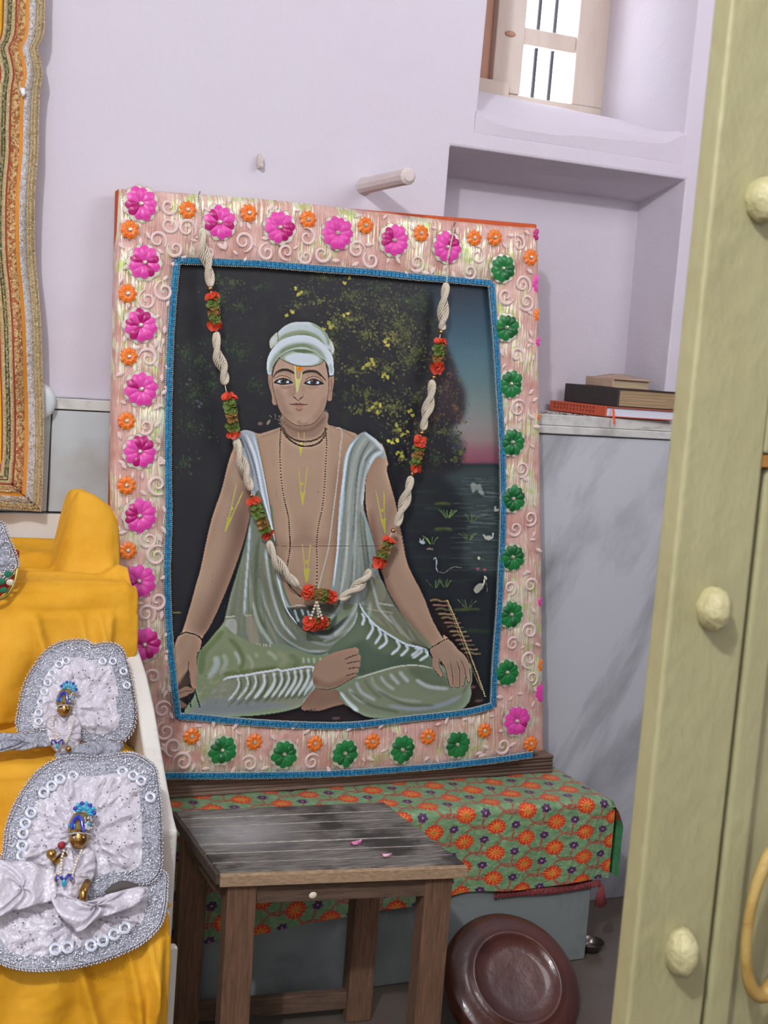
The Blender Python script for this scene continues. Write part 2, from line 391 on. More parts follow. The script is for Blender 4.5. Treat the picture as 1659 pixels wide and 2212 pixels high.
# ================================================================== PLINTH, CLOTH, TABLE
PT = .276; PF = -.30; PR = 1.731
pl = MB().box(.62, PR, PF, -.021, FLOOR, PT).build('marble_plinth', marble('dim_marble', '868e8c', '5c6362', 4, (0, .8, 0), .8, .3, .48, .7), bevel=.004)
tag(pl, 'grey marble plinth under the flowered green cloth', 'plinth')
def cloth_print(u0, u1, du, v1, dv, anchor):
    cv = Canvas(np.arange(u0, u1, du), np.arange(0, v1, dv), '7ba173'); rn = random.Random(9)
    X, Y = np.meshgrid(cv.xs, cv.ys)
    cv.im += ((vnoise(X / 9, Y / 9, 3) - .5) * .10)[..., None].astype(np.float32) * np.array([1, .9, 1], np.float32)
    for _ in range(int((u1 - u0) * v1 / 300)):
        x, y = rn.uniform(u0, u1), rn.uniform(0, v1); cv.blob(x, y, rn.uniform(3, 6), rn.uniform(2, 4), rn.uniform(-.6, .6), rn.choice(['97b987', '8fb583', '6b9264', 'a5bf8e']), .5, .8, 8)
        if rn.random() < .3: cv.line([(x - 3, y + 2), (x - 4, y - 2), (x + 1, y - 4)], .9, 'b8bd8a', .6, .4)
    ax, ay = anchor; S = 1000.; A, B = (75, 41), (75, -41)
    pts = []
    for i in range(-14, 15):
        for j in range(-14, 15):
            x, y = ax + i * A[0] + j * B[0], ay + i * A[1] + j * B[1]
            if u0 - 60 < x < u1 + 60 and -60 < y < v1 + 60: pts.append((x, y))
    def stem(p, w=5.2):
        cv.line(p, w, '8e3a2e', 1, .5, taper=False); cv.line(p, w * .62, 'b0503f', .9, .4, taper=False); cv.line(p, w * .2, 'd0a184', .8, .3, taper=False)
    for x, y in pts:
        stem([(x + 4, y + 16), (x + 14, y + 34), (x + 36, y + 45), (x + 58, y + 41)]); stem([(x - 2, y - 16), (x + 8, y - 36), (x + 30, y - 45), (x + 58, y - 41)])
        stem([(x + 45, y + 2), (x + 42, y + 18), (x + 40, y + 40)], 4.4)
    for x, y in pts:
        px_, py_ = x + 47, y - 2
        for k in range(6): a = k * 1.047 + .3; cv.blob(px_ + 7 * math.cos(a), py_ + 7 * math.sin(a), 5.4, 4.4, a, ['5b2a5e', '43265f'][k % 2], 1, .5, 8)
        for k in range(6): a = k * 1.047 + .3; cv.line([(px_, py_), (px_ + 9 * math.cos(a), py_ + 9 * math.sin(a))], 1.2, '8f4a6a', .7, .4)
        cv.blob(px_, py_, 2.2, 2.2, 0, 'cfb9b4', 1, .5, 8)
        for k in range(14): a = k * 2 * math.pi / 14; cv.blob(x + 17 * math.cos(a), y + 17 * math.sin(a), 8, 4.2, a, 'd8401f', 1, .5, 8)
        cv.blob(x, y, 17, 17, 0, 'd9451f', 1, .5, 14)
        for k in range(10): a = k * 2 * math.pi / 10 + .2; cv.line([(x + 4 * math.cos(a), y + 4 * math.sin(a)), (x + 9 * math.cos(a + .1), y + 9 * math.sin(a + .1)), (x + 17 * math.cos(a), y + 17 * math.sin(a))], 3.3, 'ea9238', .95, .4)
        cv.blob(x, y, 3.4, 3.4, 0, '9aa65e', 1, .5, 8)
    return cv
cloth_m = M('brocade_print', 'ffffff', .5, attr='print', bump=(700, .0004), bump2=(90, .004), sheen=.15)
CR = 1.757; CL = .625; rad = .016; ZT = PT + .006; YB = -.05; YFc = PF - .007
flat = (YB - (YFc + rad)) * 1000; arc = rad * math.pi / 2 * 1000
an = at(1201, 1785, y=YFc)
cv2 = cloth_print(CL * 1000, (CR + .012) * 1000, 1.5, flat + arc + 245, 1.5, (an.x * 1000, flat + arc + (ZT - rad - an.z) * 1000))
U, V = np.meshgrid(cv2.xs / 1000, cv2.ys)
drop = .172 + .028 * smoothstep(-U, -1.45, -1.0) + .03 * smoothstep(-U, -1.0, -.75) + .004 * np.sin(U * 21)
vv = V / (flat + arc + 245)
s1 = np.clip(V, 0, flat); th = np.clip((V - flat) / arc, 0, 1) * math.pi / 2; tot = V - flat - arc
dn = np.clip(tot, 0, None) / 245. * drop
Yc = YB - s1 / 1000 - rad * np.sin(th) - (dn > 0) * (.004 * np.sin(U * 34 + 1) + .004) * np.clip(dn / .1, 0, 1)
Zc = ZT - rad * (1 - np.cos(th)) - dn + (vnoise(U * 14, V / 60, 2) - .5) * .004 * (th < .2)
over = np.clip(U - PR, 0, None); Zc = Zc - np.where(dn > 0, 0, over ** 2 * 9); Yc = Yc + (vnoise(U * 60, V / 16, 8) - .5) * .0012
me = colour_mesh('flowered_cloth', np.stack([U, Yc, Zc], -1), cv2.im, flip=False); me.materials.append(cloth_m)
cl = link('flowered_cloth', me); tag(cl, 'green cloth with orange and purple flowers spread over the marble plinth', 'cloth')
# side drop flaring out at the front right corner
side = cloth_print(CR * 1000, (CR + .2) * 1000, 2., 260, 2., (CR * 1000 + 34, 236)); rows = []
Us, Vs = np.meshgrid(side.xs / 1000 - CR, side.ys / 1000)   # Us: down, Vs: from back to front
fr_ = smoothstep(Vs, .14, .26)
pts = np.stack([CR + .012 - .012 + .002 + fr_ * (.012 + .030 * smoothstep(Us, 0, .08)) * smoothstep(Us, -.01, .03) + .006 * np.sin(Vs * 60) * Us * 4, YB - Vs + .012 * fr_ * smoothstep(Us, .0, .1), ZT - .004 - Us * (.95 - .15 * (1 - fr_)) - .003], -1)
satin = M('green_satin_back', '4c9a63', .42, sheen=.3, bump=(30, .004))
im = side.im; g_ = (Us > .062)[..., None]; im = np.where(g_, np.array([.33, .62, .40], np.float32), im)
me = colour_mesh('side_drop', pts, im, flip=True); me.materials.append(cloth_m); link('side_drop', me, cl)
fringe_m = M('dark_red_fringe', '7a3033', .8, var=(90, .7), col2='9d4b4c', bump=(200, .002))
fb = MB(); rf = random.Random(4)
for k in range(150):
    x = 1.48 + .27 * k / 149; z = .078 + .002 * math.sin(x * 30); fb.tube([(x, YFc + .004, z + .012), (x + rf.uniform(-.002, .002), YFc + .002, z + .003), (x + rf.uniform(-.003, .003), YFc, z - .003)], .0015, 4)
o = fb.build('fringe', fringe_m, cl); o['kind'] = 'stuff'; o['label'] = 'dark red fringe under the hem'
tb = MB()
for k in range(16): a = k * .39; tb.tube([(1.752, YFc, .082), (1.752 + .008 * math.cos(a), YFc + .005 * math.sin(a), .062), (1.754 + .013 * math.cos(a), YFc + .008 * math.sin(a), .034 + rf.uniform(-.005, .004))], .0022, 5)
tb.build('tassel', fringe_m, cl)
# ------------------------------------------------------------------ wooden table
def wood(name, a, b, sc, bump=.002, rough=.65, rot=None, lo=.35, hi=.65):
    return M(name, a, rough, var=(6, .95, lo, hi), col2=b, scale3=sc, bump=(30, bump), detail=8.)
top_m = wood('weathered_dark_wood', '53504c', '99948c', (3.4, 26, 4), .003, .5)
N = NT(top_m); mixn = [n for n in N.t.nodes if n.bl_idname == 'ShaderNodeMix'][0]
tcx = N.n('ShaderNodeTexCoord'); nz = N.n('ShaderNodeTexNoise', Scale=6.5, Detail=7., Roughness=.6); N.l(tcx.outputs['Object'], nz.inputs['Vector'])
cr = N.n('ShaderNodeValToRGB'); N.l(nz.outputs['Fac'], cr.inputs['Fac']); cr.color_ramp.elements[0].position = .47; cr.color_ramp.elements[1].position = .57; cr.color_ramp.elements[0].color = (0, 0, 0, 1); cr.color_ramp.elements[1].color = (.85, .85, .85, 1)
mx = N.n('ShaderNodeMix', data_type='RGBA'); N.l(cr.outputs['Color'], mx.inputs['Factor']); N.l(mixn.outputs[2], mx.inputs[6]); mx.inputs[7].default_value = (*lin('211d1c'), 1)
sp = N.n('ShaderNodeVectorMath', operation='DISTANCE'); N.l(tcx.outputs['Object'], sp.inputs[0]); sp.inputs[1].default_value = (.835, -.47, .338)
c2 = N.n('ShaderNodeMapRange'); N.l(sp.outputs['Value'], c2.inputs['Value']); c2.inputs['From Min'].default_value = .12; c2.inputs['From Max'].default_value = .01; c2.inputs['To Min'].default_value = 0.; c2.inputs['To Max'].default_value = 1.3
n3 = N.n('ShaderNodeTexNoise', Scale=26., Detail=7.); N.l(tcx.outputs['Object'], n3.inputs['Vector']); ml = N.n('ShaderNodeMath', operation='MULTIPLY'); N.l(c2.outputs[0], ml.inputs[0]); N.l(n3.outputs['Fac'], ml.inputs[1])
m4 = N.n('ShaderNodeMath', operation='MULTIPLY'); N.l(ml.outputs[0], m4.inputs[0]); m4.inputs[1].default_value = 1.5
m5 = N.n('ShaderNodeMix', data_type='RGBA'); N.l(m4.outputs[0], m5.inputs['Factor']); N.l(mx.outputs[2], m5.inputs[6]); m5.inputs[7].default_value = (*lin('b4b3b2'), 1); N.l(m5.outputs[2], N.p.inputs['Base Color'])  # pale patch is a reflection painted into the plank colour
edge_m = wood('pale_edge_wood', 'b39877', '8d7257', (14, 14, 60), .001)
leg_m = wood('brown_leg_wood', '86634a', '624832', (30, 30, 2.2), .003)
apr_m = wood('apron_wood', '705642', '524031', (3, 20, 30), .002)
TZ = .338; FL, FR, BR, BL = (.733, -.652), (1.173, -.714), (1.163, -.372), (.742, -.335)
tb_ = thing('wooden_table', 'small wooden table with a weathered dark plank top and square brown legs', 'table', (.95, -.53, FLOOR))
def tq(u, v):  # u left-right, v front-back
    f = [FL[i] + (FR[i] - FL[i]) * u for i in (0, 1)]; b = [BL[i] + (BR[i] - BL[i]) * u for i in (0, 1)]
    return (f[0] + (b[0] - f[0]) * v, f[1] + (b[1] - f[1]) * v)
for k in range(7):
    v0, v1 = .012 + k * .988 / 7 + .008, .012 + (k + 1) * .988 / 7 - .006; dz = .0006 * (k % 3); e0 = .004 * (k % 2)
    p = [tq(.003, v0), tq(1, v0), tq(1, v1), tq(.003, v1)]
    MB().hexa([(*q, TZ - .018) for q in p] + [(*q, TZ - dz) for q in p]).build('plank', top_m, tb_, bevel=.0012)
def bar(name, a, b, w0, z0, z1, mat, par=tb_, w1=0., bev=.0015):
    A, B_ = Vector((*a, 0)), Vector((*b, 0)); t = (B_ - A).normalized(); n = Vector((-t.y, t.x, 0)); p = [A + n * w0, B_ + n * w0, B_ + n * w1, A + n * w1]
    if w0 > w1: p = p[::-1]
    return MB().hexa([(q.x, q.y, z0) for q in p] + [(q.x, q.y, z1) for q in p]).build(name, mat, par, bevel=bev)
for k in range(1, 7): bar('lit_groove_strip', tq(.004, .012 + k * .988 / 7), tq(.998, .012 + k * .988 / 7), -.0022, TZ - .015, TZ - .0008, M('lit_groove', 'b5aea4', .9, var=(60, .7), col2='6d665e'), w1=.0026, bev=0)  # pale strips paint the light caught along the plank grooves
bar('front_edge_strip', tq(0, 0), tq(1, 0), -.010, TZ - .021, TZ - .0005, edge_m, w1=.003)
bar('side_edge_strip', tq(0, 1), tq(0, 0), -.006, TZ - .020, TZ - .0015, wood('dark_edge_wood', '5d4e43', '40352e', (14, 14, 60)), w1=.001)
L = .051
def leg(cu, cv_, a=0.):
    x, y = tq(cu, cv_); R_ = Matrix.Translation((x, y, 0)) @ Matrix.Rotation(math.radians(-8), 4, 'Z')
    MB().hexa([R_ @ Vector(v) for v in ((-L / 2 - a, -L / 2, FLOOR), (L / 2 - a, -L / 2, FLOOR), (L / 2 - a, L / 2, FLOOR), (-L / 2 - a, L / 2, FLOOR), (-L / 2, -L / 2, TZ - .0185), (L / 2, -L / 2, TZ - .0185), (L / 2, L / 2, TZ - .0185), (-L / 2, L / 2, TZ - .0185))]).build('leg', leg_m, tb_, bevel=.003)
leg(.100, .085, -.004); leg(.905, .085); leg(.080, .90); leg(.905, .90)
bar('apron', tq(.12, .028), tq(.86, .028), .0, TZ - .060, TZ - .0185, apr_m, w1=.018)
bar('apron', tq(.12, .96), tq(.86, .96), .0, TZ - .060, TZ - .0185, apr_m, w1=-.018)
bar('apron', tq(.028, .86), tq(.028, .13), .0, TZ - .060, TZ - .0185, apr_m, w1=.018); bar('apron', tq(.955, .86), tq(.955, .13), .0, TZ - .060, TZ - .0185, apr_m, w1=-.018)
bar('stretcher', tq(.12, .93), tq(.87, .93), .0, FLOOR + .022, FLOOR + .058, apr_m, w1=-.02)
MB().ball(tuple(list(at(676, 1934, y=-.695))), .006, 8, 6, (1.3, .4, 1)).build('wax_drip', M('cream_wax', 'ddd3bd', .5), tb_)
# rose petals
pet_m = M('rose_petal', 'b3127a', .5, var=(45, 1., .45, .6), col2='e7c3cf')
for (x, y), lab, rz, sc in (((769, 1826), 'magenta rose petal on the plank table, nearer its middle', .1, 1.), ((834, 1853), 'magenta rose petal on the plank table, nearer its front edge', -.5, .82)):
    c0 = at(x, y, z=TZ + .001); rows = []
    for i in range(7):
        u = i / 6.; hw = .0075 * math.sin(math.pi * (u * .9 + .06)) * sc
        rows.append([c0 + Matrix.Rotation(rz, 3, 'Z') @ Vector(((u - .5) * .024 * sc, hw * v, .001 + .004 * v * v + .0035 * (u - .4) ** 2 * 4)) for v in (-1, -.5, 0, .5, 1)])
    o = MB().grid(rows).build('rose_petal', pet_m); md = o.modifiers.new('s', 'SOLIDIFY'); md.thickness = .0006; tag(o, lab, 'petal', 'fallen rose petals')
# ------------------------------------------------------------------ brown round board leaning on the plinth
disc_m = M('brown_lacquered_board', '54291d', .3, var=(7, .8), col2='3a1d16', bump=(20, .002), coat=.3, spec=.6)
lo_, hi_ = Vector((1.45, -.540, FLOOR)), Vector((1.45, -.318, .110)); up_ = (hi_ - lo_).normalized(); nn = Vector((1, 0, 0)).cross(up_).normalized()
if nn.y > 0: nn = -nn
lo_ = lo_ + nn * .03; r_ = Vector(RM.T @ np.array([1114 - W_ / 2, 2117 - H_ / 2, F_])); cc = Vector(CAM) + r_ * ((lo_ - Vector(CAM)).dot(nn) / r_.dot(nn))
Rd = .150; prof = [(.001, .001), (.030, .001), (.050, .003), (.060, .0025), (.082, .004), (.090, .0095), (.094, .0125), (.099, .0125), (.103, .0085), (.112, .0075), (.128, .004), (.140, -.002), (.1445, -.006), (.1455, -.0105), (.149, -.014), (Rd, -.022), (Rd, -.030), (.147, -.036), (.08, -.042), (.001, -.042)]
R4 = Matrix.Translation(cc) @ Matrix((Vector((1, 0, 0)), up_, nn)).transposed().to_4x4()
o = MB().lathe(prof, 72, R4).build('round_board', disc_m); tag(o, 'round dark brown lacquered board leaning against the marble plinth', 'board')
# small steel bowl on the floor
o = MB().lathe([(.001, 0), (.018, 0), (.026, .010), (.031, .022), (.0325, .0225), (.031, .0205), (.025, .008), (.016, .0025), (.001, .0025)], 32, Matrix.Translation((1.768, -.262, FLOOR))).build('steel_bowl', M('dull_steel', '6d6560', .3, .9)); tag(o, 'small steel bowl on the floor behind the plinth corner', 'bowl')
# ================================================================== THE PAINTED PORTRAIT (flat oil painting, traced)
def uneven(segs):
    out = []
    for a, b, st in segs: out += list(np.arange(a, b, st))
    return out
def paint_portrait():
    cv = Canvas(uneven([(356, 572, 1.45), (572, 732, .95), (732, 1098, 1.45)]), uneven([(550, 692, 1.45), (692, 930, .95), (930, 1574, 1.45)]), '26282b')
    rn = random.Random(3)
    Fq = lambda *p: [(560 + x * .11757, 680 + y * .11757) for x, y in p]
    Bq = lambda *p: [(480 + x * .22905, 900 + y * .22905) for x, y in p]
    Lq = lambda *p: [(360 + x * .217, 1240 + y * .217) for x, y in p]
    Rq = lambda *p: [(660 + x * .25316, 1240 + y * .25316) for x, y in p]
    Pq = lambda *p: [(820 + x * .226, 900 + y * .226) for x, y in p]
    X, Y = np.meshgrid(cv.xs, cv.ys)
    # --- sky and its dusk glow on the right
    sky = np.zeros(X.shape + (3,), np.float32)
    stops = [(600, '242b34'), (650, '2d3e4b'), (700, '395362'), (760, '496974'), (820, '5a7579'), (870, '717f7c'), (920, '858280'), (950, '8b7a78'), (972, '875f67'), (1000, '804757'), (1012, '733b4a')]
    ys = np.array([a for a, _ in stops]); cs = np.array([cv.c(b) for _, b in stops])
    for k in range(3): sky[..., k] = np.interp(Y, ys, cs[:, k])
    cv.im += (sky - cv.im) * (smoothstep(X + 18 * (vnoise(Y / 16, Y * 0, 2) - .5), 895, 945) * (Y < 1012))[..., None]
    # far shore and water
    cv.poly([(880, 1003), (980, 1001), (1100, 1003), (1100, 1022), (960, 1024), (880, 1030)], '2b2d30', 2.5, smooth=False)
    cv.poly([(840, 1024), (1100, 1022), (1100, 1600), (760, 1600), (820, 1100)], '23292c', 4, smooth=False)
    cv.poly([(960, 1021), (1100, 1021), (1100, 1230), (1060, 1240), (1000, 1215), (1010, 1120), (990, 1060)], '3a4545', 9)
    # tree mass
    cv.poly([(380, 560), (900, 560), (918, 620), (925, 680), (955, 715), (962, 760), (985, 810), (1003, 850), (1000, 900), (975, 930), (985, 960), (1000, 985), (985, 1015), (900, 1020), (860, 1060), (760, 1000), (600, 960), (380, 1000)], '25262a', 6, .97)
    cv.poly([(945, 800), (985, 815), (1000, 860), (985, 905), (955, 900), (930, 850)], '3a2f34', 9, .6)
    cv.poly([(930, 640), (955, 720), (985, 800), (960, 780), (925, 700)], '2a2c2e', 5, .9)
    cv.poly([(970, 930), (1000, 950), (1003, 975), (975, 975)], '2b3342', 6, .55)
    for _ in range(260):
        x, y = rn.gauss(760, 120), rn.gauss(740, 110)
        if x < 960: cv.blob(x, y, rn.uniform(6, 16), rn.uniform(4, 11), rn.random() * 3, rn.choice(['2d3329', '30382a', '2a2c2a', '342f2e', '2c2f31']), .45, 3.5)
    for _ in range(200): cv.blob(rn.uniform(385, 580), rn.uniform(570, 950), rn.uniform(6, 16), rn.uniform(4, 11), rn.random() * 3, rn.choice(['232d29', '28302a', '25282b', '2b2b30']), .45, 3.5)
    # foliage: clusters of leaf dabs
    cl = [(660, 630, 30, 14, 1), (700, 600, 35, 14, 1), (760, 640, 40, 26, 1), (640, 660, 26, 12, 1), (760, 690, 40, 20, 2), (720, 700, 25, 25, 2), (830, 660, 40, 30, 1), (850, 730, 36, 28, 3),
          (790, 720, 30, 24, 2), (800, 790, 26, 16, 3), (760, 800, 26, 14, 2), (840, 800, 26, 22, 2), (880, 780, 26, 24, 1), (810, 880, 26, 16, 3), (775, 885, 20, 12, 2), (860, 930, 26, 22, 3),
          (900, 860, 24, 20, 1), (480, 640, 26, 28, 0), (500, 610, 20, 12, 1), (520, 660, 24, 20, 0), (430, 780, 34, 22, 0), (470, 740, 36, 12, 0), (520, 760, 30, 20, 0), (420, 850, 34, 30, 0),
          (410, 920, 30, 24, 0), (460, 830, 30, 20, 0), (550, 830, 20, 16, 0), (400, 760, 24, 22, 0), (470, 600, 20, 20, 0), (720, 770, 14, 40, 1), (745, 860, 16, 20, 0), (940, 780, 20, 22, 1),
          (965, 840, 22, 30, 4), (985, 880, 16, 20, 4), (940, 900, 26, 26, 4), (975, 810, 14, 16, 4), (950, 770, 20, 24, 4), (930, 700, 16, 30, 0), (915, 660, 14, 24, 0), (990, 900, 10, 16, 4), (985, 945, 14, 16, 0), (995, 975, 12, 16, 1), (960, 930, 22, 18, 1), (820, 620, 40, 20, 0), (760, 590, 40, 14, 0), (880, 650, 30, 30, 0), (860, 700, 30, 30, 1), (900, 760, 30, 26, 1), (790, 850, 40, 20, 1), (850, 880, 36, 24, 2), (910, 930, 30, 26, 1), (930, 850, 24, 26, 1), (820, 960, 30, 24, 0), (900, 1000, 30, 16, 0), (690, 650, 18, 10, 2), (560, 620, 16, 10, 0), (905, 640, 24, 24, 0), (720, 740, 20, 20, 1), (870, 990, 16, 14, 2), (985, 990, 12, 14, 1), (940, 990, 26, 20, 0), (400, 1000, 20, 20, 0), (880, 720, 22, 40, 1)]
    pal = [['2e3d2c', '35452f', '2b362c', '3f5034'], ['3f4a2c', '4a562f', '566135', '363f2a', '62653a', '4c4636'], ['545f34', '6b6f3d', '44502f', '757540', '5a5138'], ['5c6433', '7a783c', '4d562f', '8b8545', '54493a'], ['4b3a34', '6e5a35', '563f44', '3c2f36']]
    for x, y, rx, ry, p in cl:
        rx, ry = rx * 1.25, ry * 1.25
        for _ in range(int(rx * ry * (.10 if p else .085)) + 14):
            a, r = rn.random() * 6.28, rn.gauss(0, .6)
            cv.blob(x + rx * r * math.cos(a), y + ry * r * math.sin(a), rn.uniform(1.5, 4.2), rn.uniform(1, 2.5), rn.random() * 3.1, rn.choice(pal[p]), rn.uniform(.3, .85), .8, 7, .15)
    for x, y in [(645, 637), (640, 622), (650, 633), (632, 672), (618, 680), (712, 696), (716, 702), (714, 708), (757, 600), (745, 612), (750, 675), (742, 682), (832, 738), (838, 748), (836, 733), (803, 778), (795, 788), (808, 785), (793, 790),
                 (832, 808), (838, 813), (827, 812), (812, 872), (805, 882), (818, 890), (798, 885), (822, 876), (887, 885), (890, 895), (884, 890), (855, 918), (862, 926), (870, 940), (856, 952), (847, 955), (840, 950), (878, 935), (868, 980), (860, 978), (868, 987), (640, 730), (700, 712), (783, 795)]:
        for _ in range(3): cv.blob(x + rn.uniform(-3, 3), y + rn.uniform(-3, 3), rn.uniform(2.6, 5), rn.uniform(2, 3.4), rn.random() * 3, rn.choice(['93903f', 'a59b44', '7f8a3e', 'b0a550']), .8, .7, 8, .15)
    for x, y in [(404, 830), (410, 820), (435, 872), (430, 878), (426, 866)]:
        cv.blob(x, y, 4, 3, rn.random(), '5a5662', .7, 1)
    # --- pond life and grasses
    for _ in range(150):
        x, y = rn.uniform(990, 1092), rn.uniform(1030, 1235)
        w = rn.uniform(8, 34); cv.line([(x - w, y), (x + w, y + rn.uniform(-.8, .8))], rn.uniform(.8, 2.4), rn.choice(['566563', '6b7a77', '465552', '7b8985']), rn.uniform(.12, .5) * (1 if x > 1020 else .5), 1.)
    for _ in range(26):
        x, y = rn.uniform(860, 1060), rn.uniform(1050, 1380); w = rn.uniform(12, 40)
        cv.line([(x - w, y), (x, y - 1), (x + w, y)], rn.uniform(2, 6), rn.choice(['34472f', '3b4f34', '2d3d38']), rn.uniform(.2, .55), 2.4)
    for p in (Pq((520, 1075), (620, 1070), (700, 1078)), Pq((700, 1850), (820, 1842), (960, 1840)), Pq((520, 835), (600, 828), (680, 835))):
        cv.line(p, 5, '5f7030', .55, 2)
    for bx, by, n in ((650, 970, 13), (530, 1640, 5), (630, 1630, 6), (840, 1830, 5), (500, 1220, 6), (850, 1180, 6), (880, 1010, 5)):
        for _ in range(n):
            q = rn.uniform(-1, 1); cv.line(Pq((bx + q * 20, by), (bx + q * 60, by - 45), (bx + q * 100, by - rn.uniform(60, 90))), 1.6, rn.choice(['5d7a3e', '6d8a4a', '4d6348']), .6, .7)
    W = 'aab0a6'
    cv.poly(Pq((870, 650), (900, 630), (930, 650), (960, 645), (980, 690), (1000, 750), (960, 740), (930, 700), (890, 730)), W, 1.4, .5)
    cv.poly(Pq((1095, 870), (1110, 850), (1120, 880), (1145, 885), (1130, 905), (1100, 905)), W, .9, .75)
    cv.poly(Pq((985, 1120), (1020, 1140), (1060, 1135), (1075, 1165), (1040, 1180), (1005, 1165)), W, .9, .75); cv.line(Pq((1070, 1165), (1085, 1140), (1080, 1115), (1095, 1118)), 2.4, W, .8)
    cv.poly(Pq((900, 1650), (940, 1600), (985, 1595), (990, 1630), (960, 1670), (920, 1690)), 'a3a394', 1, .75); cv.line(Pq((985, 1620), (1000, 1580), (1005, 1530), (1018, 1540), (1015, 1560)), 2.6, 'b3b5a4', .85)
    cv.line(Pq((1015, 1560), (1025, 1620), (1030, 1680)), 1, 'a3a394', .4)
    cv.line(Pq((510, 1370), (535, 1350), (545, 1385), (540, 1440), (555, 1480)), 2.2, '8c9aa8', .75); cv.line(Pq((555, 1480), (620, 1490), (700, 1440), (800, 1445)), 1.6, '8f8f7e', .5)
    cv.poly(Pq((375, 1190), (410, 1185), (438, 1200), (420, 1218), (390, 1212)), 'a5b5b0', .9, .7); cv.line(Pq((390, 1190), (385, 1160)), 1.4, 'a5b5b0', .7); cv.line(Pq((410, 1190), (425, 1160)), 1.4, 'a5b5b0', .7)
    cv.line(Pq((445, 1268), (480, 1262), (512, 1270)), 3.4, '8a7762', .7, .9)
    for x, y in ((938, 1455), (1005, 1462)): cv.blob(*Pq((x, y))[0], 4, 3, 0, '9a5560', .7, 1.2)
    cv.blob(*Pq((948, 1352))[0], 3, 4, 0, 'b9b79b', .7, .8)
    # --- patterned rug behind the knee
    cv.poly(Pq((470, 1740), (640, 1745), (700, 1850), (760, 1990), (850, 2230), (930, 2500), (980, 2700), (1050, 2900), (900, 2920), (700, 2500), (560, 2000)), '2c2320', 1.5, .95)
    for k in range(13):
        y = 1760 + k * 42; xx = 478 + k * 27
        cv.line(Pq((xx, y), (xx + 60, y - 12 + 10 * (k % 2)), (xx + 120, y + 8), (xx + 165, y)), 4.4, ['8b7a5c', '9a7468', '6f6a50', 'a08a66'][k % 4], .65, 1.)
        cv.line(Pq((xx + 10, y + 14), (xx + 90, y + 20), (xx + 160, y + 12)), 2, '14110f', .8, .8)
    for k in range(44):
        u = k / 43.; p = Rq((1212 + (1530 - 1212) * u ** 1.0 + 12 * math.sin(u * 3), 230 + (1040 - 230) * u))[0]
        cv.blob(p[0], p[1], 2.4, 1.7, .9, '9d8f68', .8, .5)
    cv.line(Rq((1200, 235), (1300, 480), (1440, 850), (1510, 1000)), 1.6, '8f8264', .6)
    for _ in range(60): cv.blob(rn.uniform(560, 1060), rn.uniform(1520, 1566), rn.uniform(6, 22), rn.uniform(2, 5), rn.uniform(-.2, .2), rn.choice(['3b2c2c', '4a3734', '2a2021', '57413f']), .5, 2.5)
    cv.poly(Lq((380, 1300), (900, 1380), (1659, 1300), (2000, 1250), (2100, 1500), (900, 1560), (300, 1560)), '2d2425', 3, .75)
    for x, y, c in ((1370, 1090, '8a6d60'), (1420, 965, '8a6a5c'), (1480, 1080, '6e5a4a'), (260, 1230, '7b5a5e'), (1000, 1190, '463434')):
        p = Rq((x, y))[0]; cv.blob(p[0], p[1], 9, 3.5, -.1, c, .6, 1.4, 10, .15)
    for k in range(9): cv.line(Lq((60 + 9 * k, 395), (70 + 9 * k, 380 - 8 * (k % 2))), 2, '7a6f48', .6)
    # --- BODY ------------------------------------------------------------------------------------------------
    SK, SKs, SKd, SKl = 'a08772', '8a705f', '6a5145', 'b09881'
    def soft(pts, w, col, alpha, blur, clip): cv.line(pts, w, col, alpha, blur, clip=clip, taper=True)
    # left arm (picture's left)
    arm = cv.poly([(520, 945), (548, 985), (545, 1080)] + Lq((820, -540), (760, -300), (640, 40), (520, 330), (430, 520), (355, 640), (330, 760), (300, 780), (250, 800), (80, 800), (75, 740), (130, 600), (160, 560), (240, 300), (300, 80), (340, -60)) + [(455, 1130), (478, 1060), (498, 985)], SK, .8)
    soft([(548, 1000), (530, 1100), (505, 1200), (475, 1280), (445, 1350), (430, 1370)], 34, SKd, .6, 9, arm)
    soft([(500, 990), (470, 1100), (440, 1200), (410, 1290), (395, 1350)], 16, SKs, .55, 6, arm)
    soft([(505, 1010), (485, 1100), (460, 1190), (430, 1290)], 20, SKl, .35, 8, arm)
    # torso + neck
    tor = cv.poly([(612, 895), (612, 918), (590, 928), (562, 937), (540, 945), (548, 1080), (570, 1190), (600, 1260), (625, 1315), (655, 1325), (720, 1320), (740, 1250), (752, 1120), (770, 1000), (775, 945), (750, 930), (722, 921), (708, 915), (706, 890), (660, 900)], 'a68d76', .9)
    cv.poly([(612, 880), (612, 915), (640, 932), (665, 938), (695, 930), (707, 912), (706, 880)], '8f7563', 3, .55, clip=tor)
    soft([(655, 1120), (658, 1155), (652, 1185)], 30, '86705f', .55, 11, tor); soft([(600, 1170), (625, 1180), (655, 1165), (690, 1172), (720, 1165)], 14, '84695b', .45, 7, tor)
    soft([(735, 1000), (728, 1120), (735, 1230), (720, 1300)], 26, '876c5b', .5, 9, tor); soft([(575, 1090), (588, 1180), (612, 1280)], 22, '876c5b', .45, 8, tor)
    soft([(640, 985), (655, 1010), (690, 990)], 60, 'b29a83', .35, 16, tor); soft([(600, 1160), (602, 1200), (625, 1290)], 18, '8a6f60', .4, 8, tor)
    soft([(560, 945), (590, 935), (612, 922)], 4, SKs, .6, 1.5, tor); soft([(712, 920), (745, 932), (770, 950)], 4, SKs, .6, 1.5, tor)
